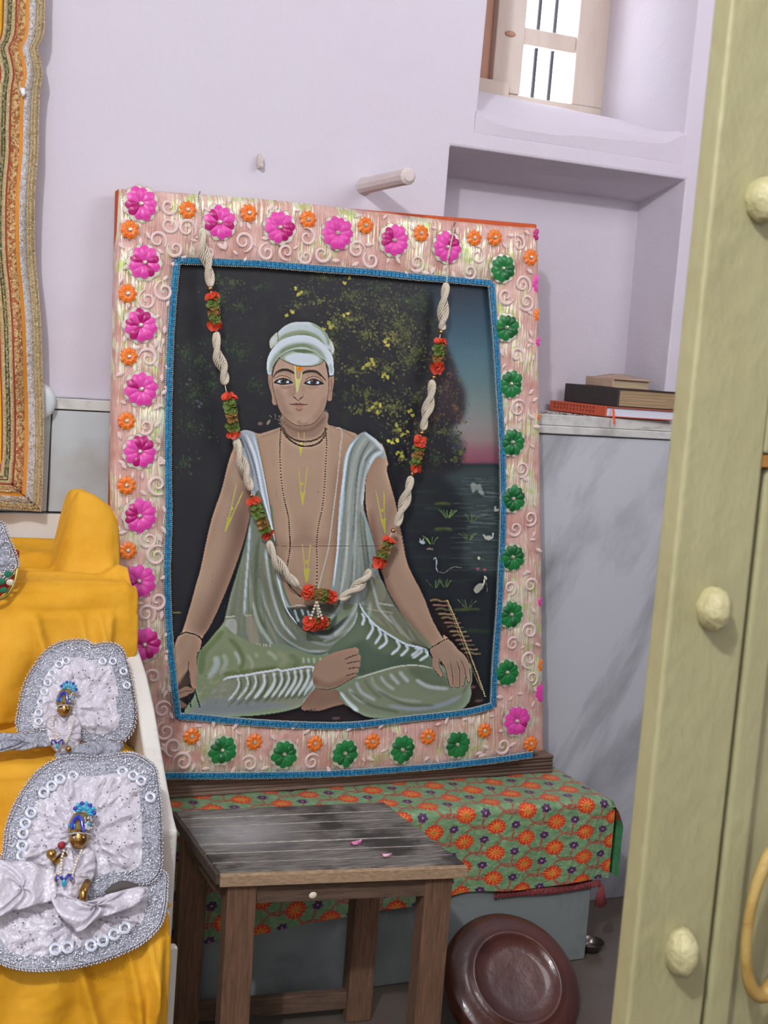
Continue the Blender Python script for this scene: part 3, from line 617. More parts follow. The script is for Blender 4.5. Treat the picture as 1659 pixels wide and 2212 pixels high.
    # right arm
    arm2 = cv.poly([(826, 960), (838, 1000)] + Pq((70, 520), (150, 820), (210, 1120), (265, 1400), (340, 1560), (420, 1720), (500, 1930), (600, 2110)) + Rq((1180, 520), (1225, 570), (1150, 640), (1065, 660), (1045, 620), (960, 540), (880, 430), (790, 290), (700, 130), (650, -20)) + [(805, 1200), (797, 1140), (790, 1090), (790, 1040), (805, 980), (815, 965)], SK, .8)
    soft([(842, 1010), (862, 1110), (880, 1210), (915, 1290), (950, 1370)], 12, SKs, .6, 5, arm2)
    soft([(800, 1100), (815, 1200), (845, 1290), (885, 1350), (920, 1400)], 16, SKd, .6, 6, arm2)
    soft([(825, 1000), (840, 1100), (860, 1200), (890, 1290)], 18, SKl, .35, 8, arm2)
    cv.line([(838, 1000), (853, 1070), (866, 1150), (880, 1215), (915, 1290), (958, 1372)], 1.2, '554036', .5, .6)
    cv.poly([(838, 1170), (862, 1160), (862, 1190), (845, 1215), (832, 1225)], '6b5346', 5, .55, clip=arm2)
    # --- drapery ---------------------------------------------------------------------------------------------
    G, Gd, Gl, Wt, Wb = '7b8a72', '56654f', '97a68e', 'b9c3c4', 'a9b6bd'
    lap = cv.poly([(560, 1130), (585, 1090), (592, 1130), (600, 1210), (622, 1290), (640, 1320), (720, 1318), (745, 1270), (800, 1230), (822, 1300), (870, 1370), (930, 1420), (960, 1440), (1000, 1460), (1018, 1490), (1010, 1520), (980, 1540), (900, 1552), (800, 1550), (760, 1530), (690, 1500), (640, 1530), (560, 1545), (470, 1548), (400, 1540), (420, 1500), (428, 1430), (440, 1400), (485, 1340), (500, 1280), (530, 1200)], G, 1)
    # left side fall of the shawl
    fall = cv.poly([(503, 945), (520, 931), (540, 931), (555, 945), (566, 1000), (578, 1060), (590, 1130), (598, 1190), (608, 1240), (620, 1290), (650, 1330), (700, 1350), (750, 1330), (780, 1290), (790, 1330), (750, 1390), (690, 1415), (640, 1400), (600, 1390), (560, 1395), (500, 1385), (486, 1345), (497, 1290), (520, 1210), (538, 1130), (545, 1060), (520, 990)], '76806f', 1.2)
    ft = cv.poly([(503, 946), (520, 931), (541, 931), (554, 945), (566, 1000), (577, 1060), (588, 1130), (594, 1170), (580, 1120), (560, 1060), (545, 1070), (525, 1000), (512, 985)], 'a2abb2', 1)
    for pts, w, c, a in [([(512, 950), (530, 990), (545, 1050), (556, 1100)], 5, 'bfccd6', .8), ([(524, 940), (543, 985), (558, 1040), (572, 1110)], 4, '75808a', .8), ([(532, 938), (552, 990), (568, 1070), (586, 1140), (596, 1190)], 6, 'ccd7df', .85), ([(515, 940), (532, 975), (548, 1030)], 3, '6f7b80', .7), ([(546, 940), (560, 985), (574, 1050), (584, 1110)], 3.5, 'c8d0d4', .8)]:
        cv.line(pts, w, c, a, 1.2, clip=ft)
    cv.line([(553, 941), (566, 1000), (578, 1062), (590, 1132), (600, 1200)], 1.4, '8a6a48', .6, .6)
    for pts, w, c, a in [([(540, 1135), (536, 1200), (530, 1280), (528, 1330)], 4, 'bccad4', .9), ([(545, 1150), (542, 1220), (540, 1300)], 2, '8e9b9e', .7), ([(560, 1160), (552, 1230), (555, 1320), (575, 1360)], 8, '5b6451', .7),
                         ([(574, 1185), (578, 1230), (590, 1290), (610, 1345), (640, 1382)], 5, 'b9c6cc', .9), ([(584, 1210), (592, 1260), (610, 1310), (640, 1355), (680, 1385)], 4, '6a7463', .8), ([(598, 1235), (606, 1275), (622, 1310), (650, 1345), (690, 1372), (720, 1378)], 6, 'b4c1c5', .8),
                         ([(602, 1240), (610, 1285), (630, 1325), (650, 1340)], 2.6, 'bcc8cd', .9), ([(520, 1220), (505, 1290), (500, 1340)], 10, '6e7562', .7), ([(545, 1300), (560, 1350), (590, 1395)], 7, 'a9b3ad', .7), ([(560, 1310), (580, 1350), (600, 1390)], 4, '8d9784', .7),
                         ([(540, 1240), (548, 1310), (566, 1370)], 5, '9aa38f', .6), ([(575, 1320), (600, 1365), (640, 1400), (690, 1412), (730, 1400), (765, 1370)], 6, '55655c', .7), ([(560, 1250), (575, 1310), (605, 1370), (660, 1405), (710, 1405)], 4, 'b2bdbd', .7),
                         ([(640, 1345), (680, 1366), (720, 1360), (760, 1330)], 12, '404b48', .8), ([(670, 1385), (710, 1392), (750, 1372), (785, 1330)], 5, '9aa9a9', .6), ([(690, 1378), (730, 1372), (760, 1350), (780, 1310)], 3, 'b4c0be', .6)]:
        cv.line(pts, w, c, a, 1.8, clip=fall)
    for k in range(26):   # fine brush streaks down the fall
        u = rn.random(); x = 520 + 70 * u; cv.line([(x, 1170 + rn.uniform(0, 60)), (x - 8 + 30 * u, 1270), (x - 20 + 80 * u, 1370)], rn.uniform(1, 2.6), rn.choice(['8f9a8a', 'a2a795', '5f6a58', '9a9480', '8b7c62']), .35, 1.2, clip=fall)
    cv.line([(486, 1333), (510, 1331)], 3, 'b0b4a4', .8, .8); cv.line([(528, 1330), (545, 1329)], 3, 'b5b09a', .7, .8)
    cv.poly([(488, 1342), (510, 1340), (508, 1382), (488, 1383)], 'a5aba2', 1.6, .75); cv.poly([(532, 1335), (548, 1335), (560, 1390), (540, 1390)], '9b9380', 2, .6)
    for k in range(14): cv.blob(492 + k * 7 + rn.uniform(-1, 1), 1388 + k * .6 + rn.uniform(-2, 2), 1.8, 4.5, .1, 'b4b8a4', .7, .8)
    cv.line(Lq((1180, 330), (1250, 325), (1320, 310), (1400, 330)), 2.4, 'c0bfb0', .85)
    cv.poly(Lq((1190, 340), (1320, 330), (1660, 300), (1659, 560), (1450, 560), (1250, 450)), '3f4a45', 2.5, .75)
    for x, y in ((1270, 370), (1290, 430), (1340, 365), (1400, 380)): cv.line(Lq((x, y - 20), (x + 25, y + 50)), 5, 'aab8c0', .8, 1.)
    cv.line(Lq((1090, 0), (1130, 130), (1160, 260), (1210, 380), (1300, 500)), 3.2, 'c3cdd2', .9)
    # right hand shawl
    sh = cv.poly(Bq((1330, 145), (1380, 165), (1480, 240), (1535, 340), (1530, 400), (1470, 380), (1410, 450), (1360, 560), (1340, 720), (1335, 850), (1360, 950), (1420, 1130), (1450, 1300), (1480, 1480), (1540, 1640), (1500, 1760), (1300, 1780), (1130, 1740), (1030, 1640), (1050, 1480), (1075, 1300), (1085, 1150), (1100, 850), (1130, 600), (1150, 380), (1230, 220)), '8c9691', 1)
    for pts, w, c, a in [(Bq((1290, 190), (1190, 330), (1150, 560), (1120, 850), (1090, 1200), (1050, 1600)), 6, 'c6d2d8', .9), (Bq((1330, 160), (1230, 300), (1180, 560), (1160, 850), (1150, 1200), (1110, 1600)), 4, '747f7a', .8),
                         (Bq((1370, 190), (1280, 320), (1220, 560), (1200, 850), (1180, 1250), (1130, 1640)), 6, '9fa9a2', .8), (Bq((1400, 220), (1310, 380), (1270, 600), (1250, 900), (1230, 1200)), 4, '666f68', .8),
                         (Bq((1440, 260), (1360, 360), (1310, 480), (1280, 700), (1260, 1000), (1250, 1300), (1230, 1650)), 5, 'aab5b2', .75), (Bq((1510, 330), (1430, 380), (1370, 500), (1330, 700), (1320, 840)), 8, 'b9c4c9', .9),
                         (Bq((1350, 150), (1440, 230), (1520, 320)), 8, 'b2bdc4', .8), (Bq((1470, 300), (1400, 350), (1340, 430)), 3, '626c70', .7), (Bq((1300, 900), (1340, 1200), (1380, 1500), (1450, 1800)), 14, '5d6a60', .7),
                         (Bq((1350, 1000), (1390, 1300), (1400, 1500)), 4, '9aa89f', .6), (Bq((1290, 1200), (1290, 1500), (1250, 1800)), 6, '9ba69c', .6), (Bq((1240, 1300), (1210, 1600), (1180, 1850)), 4, '707c70', .7), (Bq((1140, 700), (1110, 1000)), 9, 'a9b6b8', .6), (Bq((1190, 1000), (1160, 1400), (1110, 1700)), 4, 'c0c9c6', .6)]:
        cv.line(pts, w, c, a, 1.5, clip=sh)
    for k in range(30):
        u = rn.random(); cv.line(Bq((1200 + 230 * u, 300 + 200 * rn.random()), (1140 + 190 * u, 900), (1090 + 330 * u, 1650)), rn.uniform(1, 2.4), rn.choice(['a4aea6', '7b857b', 'b1b5a8', '8f8a78']), .35, 1.2, clip=sh)
    cv.line(Bq((1350, 700), (1345, 850), (1380, 1000), (1440, 1220)), 2, '4a4a42', .5, 1)
    # bands of cloth between belly and right knee
    cv.poly([(790, 1290), (796, 1262), (812, 1245), (830, 1262), (850, 1300), (880, 1340), (915, 1375), (935, 1400), (900, 1395), (860, 1375), (820, 1350), (800, 1315), (790, 1300)], '7b7f6a', 2, .9)
    cv.line([(783, 1313), (810, 1318), (850, 1324)], 3, 'a59f88', .7, 1); cv.line([(815, 1303), (850, 1308)], 4, 'a9ab9a', .7, 1)
    cv.line([(800, 1245), (812, 1290), (820, 1315), (850, 1350)], 5, 'a9b5b2', .7, 1.6); cv.line([(840, 1325), (865, 1360), (890, 1385)], 6, '9fa79a', .6, 2)
    for k in range(10): cv.line([(800 + k * 10, 1325 + k * 4), (825 + k * 9, 1350 + k * 4.4)], 3, rn.choice(['8f8f7a', '6a6f5c', '9aa090']), .5, 1.5)
    for p, w, c in (((750, 1270), (735, 1310), (705, 1345)), 8, 'a9b5b4'), (((775, 1285), (765, 1320), (735, 1360), (700, 1385)), 8, 'b0bcba'), (((790, 1290), (785, 1330), (755, 1370), (715, 1398)), 6, '6c7a6c'), (((800, 1300), (795, 1335), (770, 1375), (725, 1405)), 5, 'aab7b3'), (((730, 1290), (720, 1320), (695, 1345)), 5, '71806f'): cv.line(p, w, c, .75, 2.2)
    # right thigh: ridge of white folds running down to the hand
    th = cv.poly(Rq((455, 240), (490, 310), (560, 400), (640, 470), (750, 540), (860, 600), (960, 620), (1045, 645), (1085, 740), (1090, 800), (960, 790), (760, 790), (620, 830), (480, 870), (400, 850), (440, 760), (450, 680), (400, 640), (300, 690), (200, 700), (230, 620), (330, 520), (420, 400)), '667560', 1.2)
    cv.poly(Rq((300, 690), (420, 640), (470, 700), (450, 860), (620, 820), (800, 780), (1000, 740), (800, 700), (600, 650), (480, 560)), '4f604f', 5, .75, clip=th)
    cv.line(Rq((455, 240), (490, 310), (560, 400), (640, 470), (750, 540), (860, 600), (960, 622), (1045, 648)), 4, 'b9c5cb', .95, .9)
    for p in [((480, 330), (500, 380), (480, 440)), ((540, 390), (575, 460), (520, 560)), ((620, 460), (640, 520), (590, 600)), ((670, 500), (690, 580), (620, 640)), ((770, 560), (800, 620), (730, 690)), ((850, 600), (870, 640), (810, 700)), ((960, 630), (990, 660), (910, 720)), ((1020, 650), (1040, 690), (970, 740)), ((930, 625), (960, 650), (900, 700)), ((440, 320), (400, 430), (300, 540))]:
        cv.line(Rq(*p), 6, 'c3d0d8', .8, 1.2, clip=th)
    # shin under the hand
    sh2 = cv.poly(Rq((300, 960), (420, 890), (600, 840), (800, 785), (960, 778), (1090, 800), (1200, 840), (1330, 860), (1400, 760), (1420, 840), (1410, 950), (1330, 1060), (1240, 1120), (1100, 1170), (900, 1200), (640, 1195), (440, 1180), (350, 1100), (290, 1010)), '7d876f', 1)
    cv.poly(Rq((880, 800), (1050, 800), (1180, 850), (1230, 960), (1100, 960), (950, 900)), '5f6c57', 5, .8, clip=sh2)
    cv.line(Rq((430, 895), (600, 840), (800, 787), (960, 780), (1085, 805)), 2.6, 'b3bcae', .85, .9)
    for p, w, c in [(((290, 1010), (360, 1090), (450, 1170)), 9, 'c6d2da'), (((370, 980), (440, 1060), (520, 1100)), 7, 'aab6bb'), (((430, 920), (480, 1010), (600, 1080)), 7, 'a4b0b2'), (((560, 870), (600, 960), (760, 1060), (1000, 1090)), 7, '929d92'), (((640, 870), (680, 930), (760, 990)), 6, 'a9b4b0'),
                    (((720, 850), (760, 900), (800, 940)), 8, 'aab6b6'), (((800, 830), (840, 880), (880, 920)), 8, 'aab7bb'), (((940, 900), (1050, 960), (1220, 980)), 8, 'aab6b8'), (((700, 1120), (900, 1150), (1150, 1120), (1330, 1040)), 9, '8d99a0'), (((380, 1000), (560, 1120), (800, 1180)), 6, '616d58'), (((620, 1000), (850, 1110), (1100, 1120)), 6, '66705c'), (((500, 900), (560, 990), (650, 1060)), 5, '68725c'), (((1395, 800), (1405, 900), (1340, 1020)), 5, '6b6f60')]:
        cv.line(Rq(*p), w, c, .75, 2, clip=sh2)
    # left thigh and shin
    lt = cv.poly(Lq((560, 520), (680, 600), (900, 700), (1150, 750), (1300, 800), (1500, 820), (1600, 780), (1590, 830), (1490, 910), (1430, 930), (1100, 960), (880, 1000), (700, 1010), (600, 1040), (470, 1140), (380, 1240), (300, 1330), (330, 1150), (300, 1100), (298, 880), (330, 760), (400, 690)), '7f8b6c', 1)
    for p, w, c in [(((560, 560), (430, 700), (360, 800), (340, 1000)), 16, '64744f'), (((480, 820), (500, 900), (420, 1040)), 14, 'a9b5b4'), (((560, 800), (590, 880), (530, 1000)), 10, '9aa79c'), (((680, 770), (730, 860), (720, 900)), 8, 'aab6b2'), (((620, 640), (700, 720), (760, 850), (730, 960)), 10, '64744f'), (((800, 800), (850, 880), (840, 960)), 6, '9aa58f'), (((880, 790), (910, 830)), 6, '9ea88f'),
                    (((1000, 770), (1060, 810), (1100, 860)), 8, 'a2ab96'), (((560, 1000), (700, 980), (900, 960), (1100, 930)), 8, '64734f'), (((1100, 780), (1180, 850), (1120, 930)), 14, '8e9678'), (((1230, 800), (1300, 870), (1260, 930)), 12, '6b7a5c')]:
        cv.line(Lq(*p), w, c, .75, 2.6, clip=lt)
    for x in (1360, 1410, 1465, 1530): cv.line(Lq((x, 830), (x + 5, 890)), 5, 'aab7ae', .7, 1.2)
    ls = cv.poly(Lq((560, 1060), (600, 1035), (700, 1015), (880, 990), (1100, 955), (1300, 935), (1460, 930), (1500, 980), (1490, 1080), (1440, 1200), (1340, 1310), (1240, 1340), (1050, 1345), (820, 1380), (600, 1410), (380, 1400), (250, 1370), (300, 1300), (420, 1200)), '838a76', 1)
    cv.poly(Lq((250, 1370), (420, 1240), (700, 1230), (1000, 1260), (1250, 1340), (1050, 1350), (820, 1385), (600, 1412), (380, 1402)), '7d868a', 5, .75, clip=ls)
    for k, x in enumerate((700, 790, 870, 960, 1060, 1130, 1200, 1270, 1330, 1400, 1460)):
        w = (4, 5, 5, 8, 8, 6, 6, 8, 8, 9, 10)[k]; yt = 1020 - (x - 700) * .115
        cv.line(Lq((x, yt), (x + 22, yt + 70), (x - 10, yt + 150), (x - 90, yt + 240 + k * 4)), w, 'c0cccc', .85, 1.3, clip=ls)
        cv.line(Lq((x + 30, yt + 20), (x + 44, yt + 90), (x + 10, yt + 190), (x - 90, yt + 300)), w * .9, '606b58', .7, 1.6, clip=ls)
    cv.line(Lq((560, 1062), (600, 1036), (680, 1020), (800, 1005), (900, 985), (1050, 962), (1110, 950), (1150, 962), (1300, 938), (1420, 922), (1480, 945), (1500, 1000)), 4.4, 'bec8ca', .95, .9)
    cv.line(Lq((1495, 980), (1490, 1080), (1440, 1190), (1360, 1290)), 8, 'b6c0bf', .7, 2, clip=ls)
    for _ in range(70): cv.blob(*Lq((rn.uniform(330, 900), rn.uniform(950, 1300)))[0], rn.uniform(2, 9), rn.uniform(1, 3), -.6, rn.choice(['9a937b', '6d7560', 'a0a594', '8a7f66']), .3, 1.2)
    # --- feet
    foot2 = cv.poly(Lq((1430, 1190), (1500, 1140), (1620, 1150), (1659, 1160)) + Rq((140, 985), (270, 990), (290, 1060), (330, 1105), (240, 1130), (120, 1165), (0, 1165)) + Lq((1500, 1340), (1380, 1360), (1340, 1320)), '866c5b', 1)
    foot = cv.poly(Rq((100, 760), (200, 690), (300, 650), (400, 628), (440, 628), (455, 655), (448, 680), (472, 700), (470, 730), (462, 760), (468, 780), (450, 800), (455, 830), (430, 850), (434, 870), (350, 915), (260, 965), (190, 982), (120, 975), (70, 940), (60, 850)), '9c826e', .8)
    cv.poly(Rq((60, 940), (200, 982), (340, 925), (430, 870), (340, 880), (200, 930), (80, 880)), '7f6757', 4, .7, clip=foot)
    cv.line(Rq((90, 975), (190, 985), (270, 965), (350, 920), (434, 868)), 1.6, '4e3a30', .8)
    for p in (((330, 730), (400, 700), (450, 685)), ((350, 765), (410, 750), (466, 742)), ((360, 810), (410, 800), (455, 795)), ((345, 868), (400, 852), (432, 846))): cv.line(Rq(*p), 2, '4a362d', .8, .7)
    cv.line(Rq((270, 660), (380, 632), (440, 628)), 1.2, '5a473a', .5)
    # --- left hand
    hand = cv.poly(Lq((130, 600), (240, 590), (340, 650), (330, 740), (310, 770), (300, 850), (305, 960), (300, 1050), (300, 1140), (260, 1150), (235, 1090), (225, 1000), (215, 950), (180, 1020), (110, 1120), (100, 1000), (85, 850), (75, 740)), '9a806c', .8)
    cv.line(Lq((225, 860), (215, 940), (235, 1080), (265, 1145), (298, 1140)), 1.6, '4b382e', .8); cv.line(Lq((110, 1120), (160, 1050), (215, 960)), 1.6, '5a463b', .7)
    cv.poly(Lq((180, 660), (260, 640), (240, 760), (120, 900), (90, 900), (110, 780)), 'a9907b', 5, .5, clip=hand); cv.poly(Lq((110, 1100), (215, 965), (235, 1100), (200, 1130), (120, 1180)), '5e4a3f', 2, .8)
    cv.poly(Lq((110, 1170), (200, 1120), (280, 1160), (240, 1190), (130, 1240)), '907663', .9, .9); cv.line(Lq((115, 1190), (190, 1165), (260, 1165)), 1.6, '46332a', .8); cv.line(Lq((120, 1240), (200, 1215), (250, 1190)), 1.6, '46332a', .8)
    cv.poly(Lq((120, 1250), (190, 1290), (200, 1320), (130, 1330)), '7d6554', 1, .8); cv.line(Lq((140, 1260), (200, 1300), (190, 1340)), 1.6, '463229', .7)
    for a, b, n in (((285, 1170), (330, 1320), 8), ((225, 1200), (240, 1320), 6)):
        for k in range(n): u = k / (n - 1); p = Lq((a[0] + (b[0] - a[0]) * u, a[1] + (b[1] - a[1]) * u))[0]; cv.blob(*p, 2.2, 2.4, 0, '3a352e', .9, .5)
    for k in range(20):   # left bracelet
        u = k / 19.; p = spline(Lq((120, 610), (180, 582), (240, 590), (310, 615), (365, 670)), 20)[k]; cv.blob(*p, 2.2, 1.8, 0, '2c211e', .95, .4)
    for k in range(6): cv.blob(*Lq((365 - k * 4, 670 + k * 15))[0], 1.8, 1.8, 0, '3c342c', .9, .4)
    # --- right hand
    h2 = cv.poly(Rq((1060, 650), (1130, 600), (1225, 565), (1300, 640), (1370, 710), (1400, 780), (1400, 850), (1410, 900), (1385, 925), (1365, 880), (1355, 900), (1350, 955), (1325, 955), (1310, 965), (1270, 960), (1260, 900), (1262, 960), (1235, 968), (1215, 900), (1190, 820), (1150, 740), (1150, 800), (1180, 850), (1165, 885), (1130, 855), (1085, 790), (1080, 700)), '97806d', .8)
    cv.poly(Rq((1120, 640), (1230, 600), (1330, 700), (1300, 760), (1180, 740)), 'a8907c', 5, .5, clip=h2)
    for p in (((1145, 715), (1140, 780), (1170, 850), (1160, 885), (1130, 855), (1090, 800)), ((1145, 725), (1190, 800), (1215, 900), (1235, 965), (1262, 960)), ((1235, 745), (1250, 830), (1258, 900), (1262, 960)), ((1285, 735), (1315, 820), (1315, 900), (1310, 965), (1272, 962)), ((1320, 720), (1355, 800), (1365, 880), (1350, 955), (1325, 955)), ((1365, 850), (1385, 925), (1408, 900), (1398, 790))):
        cv.line(Rq(*p), 1.5, '44312a', .85, .5)
    for k in range(17):
        p = spline(Rq((1060, 690), (1060, 640), (1120, 600), (1170, 570), (1235, 545)), 17)[k]; cv.blob(*p, 2.1, 2.0, 0, '2c211e', .95, .4)
    # --- NECK, HEAD (face zoom coordinates) --------------------------------------------------------------------
    cv.poly(Fq((400, 1850), (420, 2080), (560, 2250), (1000, 2250), (1170, 2080), (1240, 1820), (1180, 1760), (820, 2000)), '8d7462', 2.5, .9)
    cv.poly(Fq((430, 1900), (600, 2060), (800, 2110), (1000, 2060), (1200, 1860), (1180, 1960), (1000, 2110), (800, 2160), (600, 2110), (460, 2010)), '6c5346', 2.4, .7)
    cv.poly(Fq((165, 1050), (230, 1060), (250, 1300), (290, 1500), (320, 1640), (265, 1655), (235, 1600), (230, 1480), (185, 1330), (165, 1200)), '9b7f6b', .7)       # ears
    cv.poly(Fq((1290, 1110), (1365, 1105), (1370, 1260), (1345, 1400), (1330, 1560), (1270, 1580), (1250, 1540), (1260, 1300)), '9b7f6b', .7)
    cv.line(Fq((235, 1150), (250, 1330), (290, 1500), (325, 1640)), 1.8, '54402f', .6, .7); cv.line(Fq((1270, 1150), (1275, 1300), (1262, 1430), (1240, 1580)), 1.8, '54402f', .7, .7)
    cv.line(Fq((1310, 1180), (1335, 1280), (1320, 1380), (1290, 1430)), 1.4, '6a4f40', .8); cv.line(Fq((195, 1180), (200, 1300), (240, 1420)), 1.4, '6a4f40', .6)
    cv.poly(Fq((240, 1100), (150, 1090), (160, 900), (200, 760), (300, 700), (1250, 760), (1300, 1000), (1290, 1140)), '35302e', 1)
    face = cv.poly(Fq((370, 810), (300, 920), (262, 1040), (245, 1200), (262, 1350), (300, 1520), (345, 1680), (420, 1830), (520, 1930), (640, 2010), (760, 2035), (880, 2030), (1010, 1980), (1100, 1890), (1180, 1770), (1235, 1600), (1262, 1420), (1270, 1240), (1255, 1080), (1225, 950), (1185, 850), (900, 800), (600, 780)), 'a98e79', .7)
    for p, w, c, a, b in [(((300, 1350), (360, 1620), (460, 1830), (640, 1980)), 26, '8d7260', .6, 3.6), (((1240, 1500), (1180, 1720), (1060, 1900), (860, 2010)), 18, '8d7260', .5, 3), (((360, 1500), (420, 1560)), 22, '957b68', .5, 4), (((600, 1300), (590, 1420), (570, 1500)), 14, '8f7664', .6, 2.6), (((800, 1300), (820, 1420)), 10, '967c69', .5, 2.4),
                          (((500, 1900), (760, 1960), (1000, 1900)), 22, 'b59b85', .45, 3.4), (((420, 1380), (500, 1420)), 20, 'b29780', .45, 3.4), (((980, 1400), (1100, 1440)), 24, 'b0967f', .5, 3.6), (((450, 930), (640, 960)), 12, 'b39881', .5, 3), (((900, 980), (1120, 930)), 14, 'b39881', .5, 3),
                          (((700, 1950), (790, 2020), (900, 2000)), 8, '7c6353', .5, 1.6), (((330, 1080), (450, 1040), (600, 1110)), 8, '8c715f', .5, 1.6), (((860, 1110), (960, 1070), (1120, 1130)), 8, '8c715f', .5, 1.6), (((380, 1310), (480, 1340), (590, 1310)), 5, '7f6657', .5, 1.4), (((860, 1310), (980, 1340), (1100, 1310)), 5, '8a705f', .45, 1.4)]:
        cv.line(Fq(*p), w, c, a, b, clip=face)
    cv.line(Fq((300, 1520), (345, 1680), (420, 1830), (520, 1930), (640, 2010), (760, 2040), (880, 2032), (1010, 1985), (1100, 1892), (1180, 1772)), 1.5, '513c31', .75, .6)
    # brows, eyes
    cv.line(Fq((255, 1170), (310, 1070), (400, 1020), (500, 1010), (600, 1050), (655, 1085)), [1, 3.5, 5.5, 6, 5.2, 2.5], '3a2d29', .95, .7)
    cv.line(Fq((785, 1090), (850, 1050), (950, 1035), (1050, 1050), (1140, 1120), (1230, 1215)), [2.5, 5.5, 6.5, 5.5, 3.6, .8], '3a2d29', .95, .7)
    for q in (0, 1):
        if q == 0: E = [(265, 1245), (330, 1190), (430, 1160), (520, 1180), (620, 1245), (520, 1275), (420, 1285), (330, 1265)]; lid = [(285, 1180), (350, 1130), (430, 1118), (520, 1140), (600, 1190)]; ir = (440, 1220); wl, wr = ((325, 1240), (370, 1198), (400, 1200), (385, 1240), (410, 1258)), ((490, 1255), (505, 1220), (530, 1205), (555, 1240), (530, 1255)); tail = ((620, 1245), (560, 1200))
        else: E = [(820, 1255), (900, 1205), (1000, 1170), (1090, 1200), (1190, 1265), (1110, 1285), (1010, 1298), (900, 1285)]; lid = [(830, 1225), (900, 1160), (1000, 1135), (1100, 1160), (1180, 1240)]; ir = (1000, 1232); wl, wr = ((870, 1250), (915, 1212), (945, 1210), (935, 1250), (955, 1272)), ((1045, 1268), (1060, 1225), (1085, 1220), (1112, 1252), (1085, 1268)); tail = ((1190, 1265), (1120, 1260))
        cv.line(Fq(*lid), 1.8, '5c4437', .85, .6)
        cv.poly(Fq(*E), '2f2523', .6)
        cv.poly(Fq(*[(a, b + 4) for a, b in E if True]), '2f2523', .5, .5)
        for w in (wl, wr): cv.poly(Fq(*w), 'a9bfc9', .5, 1, smooth=False)
        cv.blob(*Fq(ir)[0], 5.6, 5.0, 0, '45372f', 1, .6, 14); cv.blob(*Fq((ir[0], ir[1] - 2))[0], 3., 3., 0, '1c1718', 1, .5, 12)
        cv.blob(*Fq((ir[0] - 28, ir[1] - 18))[0], .9, .9, 0, 'a9b0b0', .8, .3)
    # nose, mouth
    cv.line(Fq((615, 1480), (640, 1520), (690, 1555), (720, 1575), (760, 1545), (800, 1510), (800, 1470)), 1.7, '5f4537', .85, .6)
    cv.line(Fq((640, 1505), (670, 1535)), 2.4, '4e382d', .8, .5); cv.line(Fq((740, 1545), (785, 1515)), 2.6, '4e382d', .8, .5)
    cv.line(Fq((612, 1480), (640, 1440)), 1.2, '7a6050', .7, .6); cv.line(Fq((805, 1475), (790, 1440)), 1.2, '7a6050', .6, .6)
    cv.line(Fq((640, 1300), (650, 1400), (645, 1470)), 3, '8a705f', .5, 1.2); cv.line(Fq((712, 1580), (715, 1610)), 3, '8a6c5b', .7, 1)
    cv.poly(Fq((640, 1655), (720, 1665), (820, 1660), (760, 1705), (700, 1705)), 'a0705c', .8, .75)
    cv.poly(Fq((560, 1640), (640, 1630), (680, 1615), (715, 1630), (750, 1618), (810, 1635), (895, 1645), (800, 1662), (720, 1655), (640, 1658)), '7a4f42', .6, .85)
    cv.line(Fq((550, 1638), (640, 1652), (715, 1648), (800, 1655), (900, 1645)), 1.5, '43291f', .85, .5)
    cv.poly(Fq((660, 1715), (740, 1735), (800, 1715), (770, 1765), (710, 1765)), '7c5747', 1.4, .8)
    # tilak
    Yl = 'c3c17a'
    cv.line(Fq((655, 930), (660, 1060), (675, 1200), (692, 1420)), [3, 3, 3.4, 1.5], Yl, .95, .5); cv.line(Fq((785, 1060), (765, 1160), (735, 1260), (700, 1420)), [2, 2.6, 3, 1.4], Yl, .95, .5)
    cv.poly(Fq((680, 1180), (720, 1185), (755, 1175), (730, 1290), (700, 1420), (686, 1330)), Yl, .6)
    cv.blob(*Fq((738, 990))[0], 6.4, 6.4, 0, 'd2861e', 1, .5, 14); cv.blob(*Fq((742, 985))[0], 3, 3.6, 0, 'c8641a', .8, .8, 12); cv.blob(*Fq((715, 965))[0], 2, 2, 0, 'e0a030', .8, .7)
    # turban
    T, Ts, Tl = 'b5c2c4', '78876f', 'c4d0d6'
    cv.poly(Fq((330, 330), (270, 370), (200, 450), (188, 540), (215, 620), (280, 570), (345, 500)), 'aeb4a4', .8); cv.poly(Fq((300, 390), (230, 460), (230, 530), (290, 520)), 'c3cbce', 2, .8)
    cv.poly(Fq((1290, 440), (1350, 520), (1380, 640), (1350, 730), (1290, 640), (1270, 520)), 'a9b0a2', .8); cv.line(Fq((1310, 500), (1345, 600), (1350, 690)), 4, 'c6ced2', .8, 1)
    top = cv.poly(Fq((335, 340), (450, 220), (600, 145), (780, 128), (960, 145), (1120, 230), (1240, 350), (1300, 500), (1300, 640), (1150, 560), (900, 400), (700, 380), (480, 430), (320, 520)), T, .8)
    cv.line(Fq((330, 500), (480, 390), (680, 330), (860, 330), (1040, 400), (1200, 540)), 9, '7f8c68', .85, 2, clip=top); cv.line(Fq((380, 500), (520, 420), (700, 375), (880, 370), (1050, 450)), 4, '5e7058', .8, 1, clip=top)
    cv.line(Fq((960, 145), (1120, 240), (1230, 370), (1280, 560)), 8, '788a66', .8, 1.6, clip=top); cv.line(Fq((1000, 260), (1150, 380), (1230, 520)), 8, 'a8bcc0', .7, 1.6, clip=top); cv.line(Fq((335, 340), (350, 430), (340, 500)), 2.5, '5f6b52', .7, .8)
    mid = cv.poly(Fq((160, 1090), (138, 960), (150, 820), (200, 690), (290, 560), (430, 450), (600, 390), (780, 372), (950, 395), (1100, 470), (1230, 590), (1330, 720), (1365, 880), (1370, 1080), (1350, 1105), (1290, 1105), (1270, 960), (1200, 840), (1000, 720), (700, 640), (480, 700), (330, 820), (250, 950), (230, 1080)), Tl, .8)
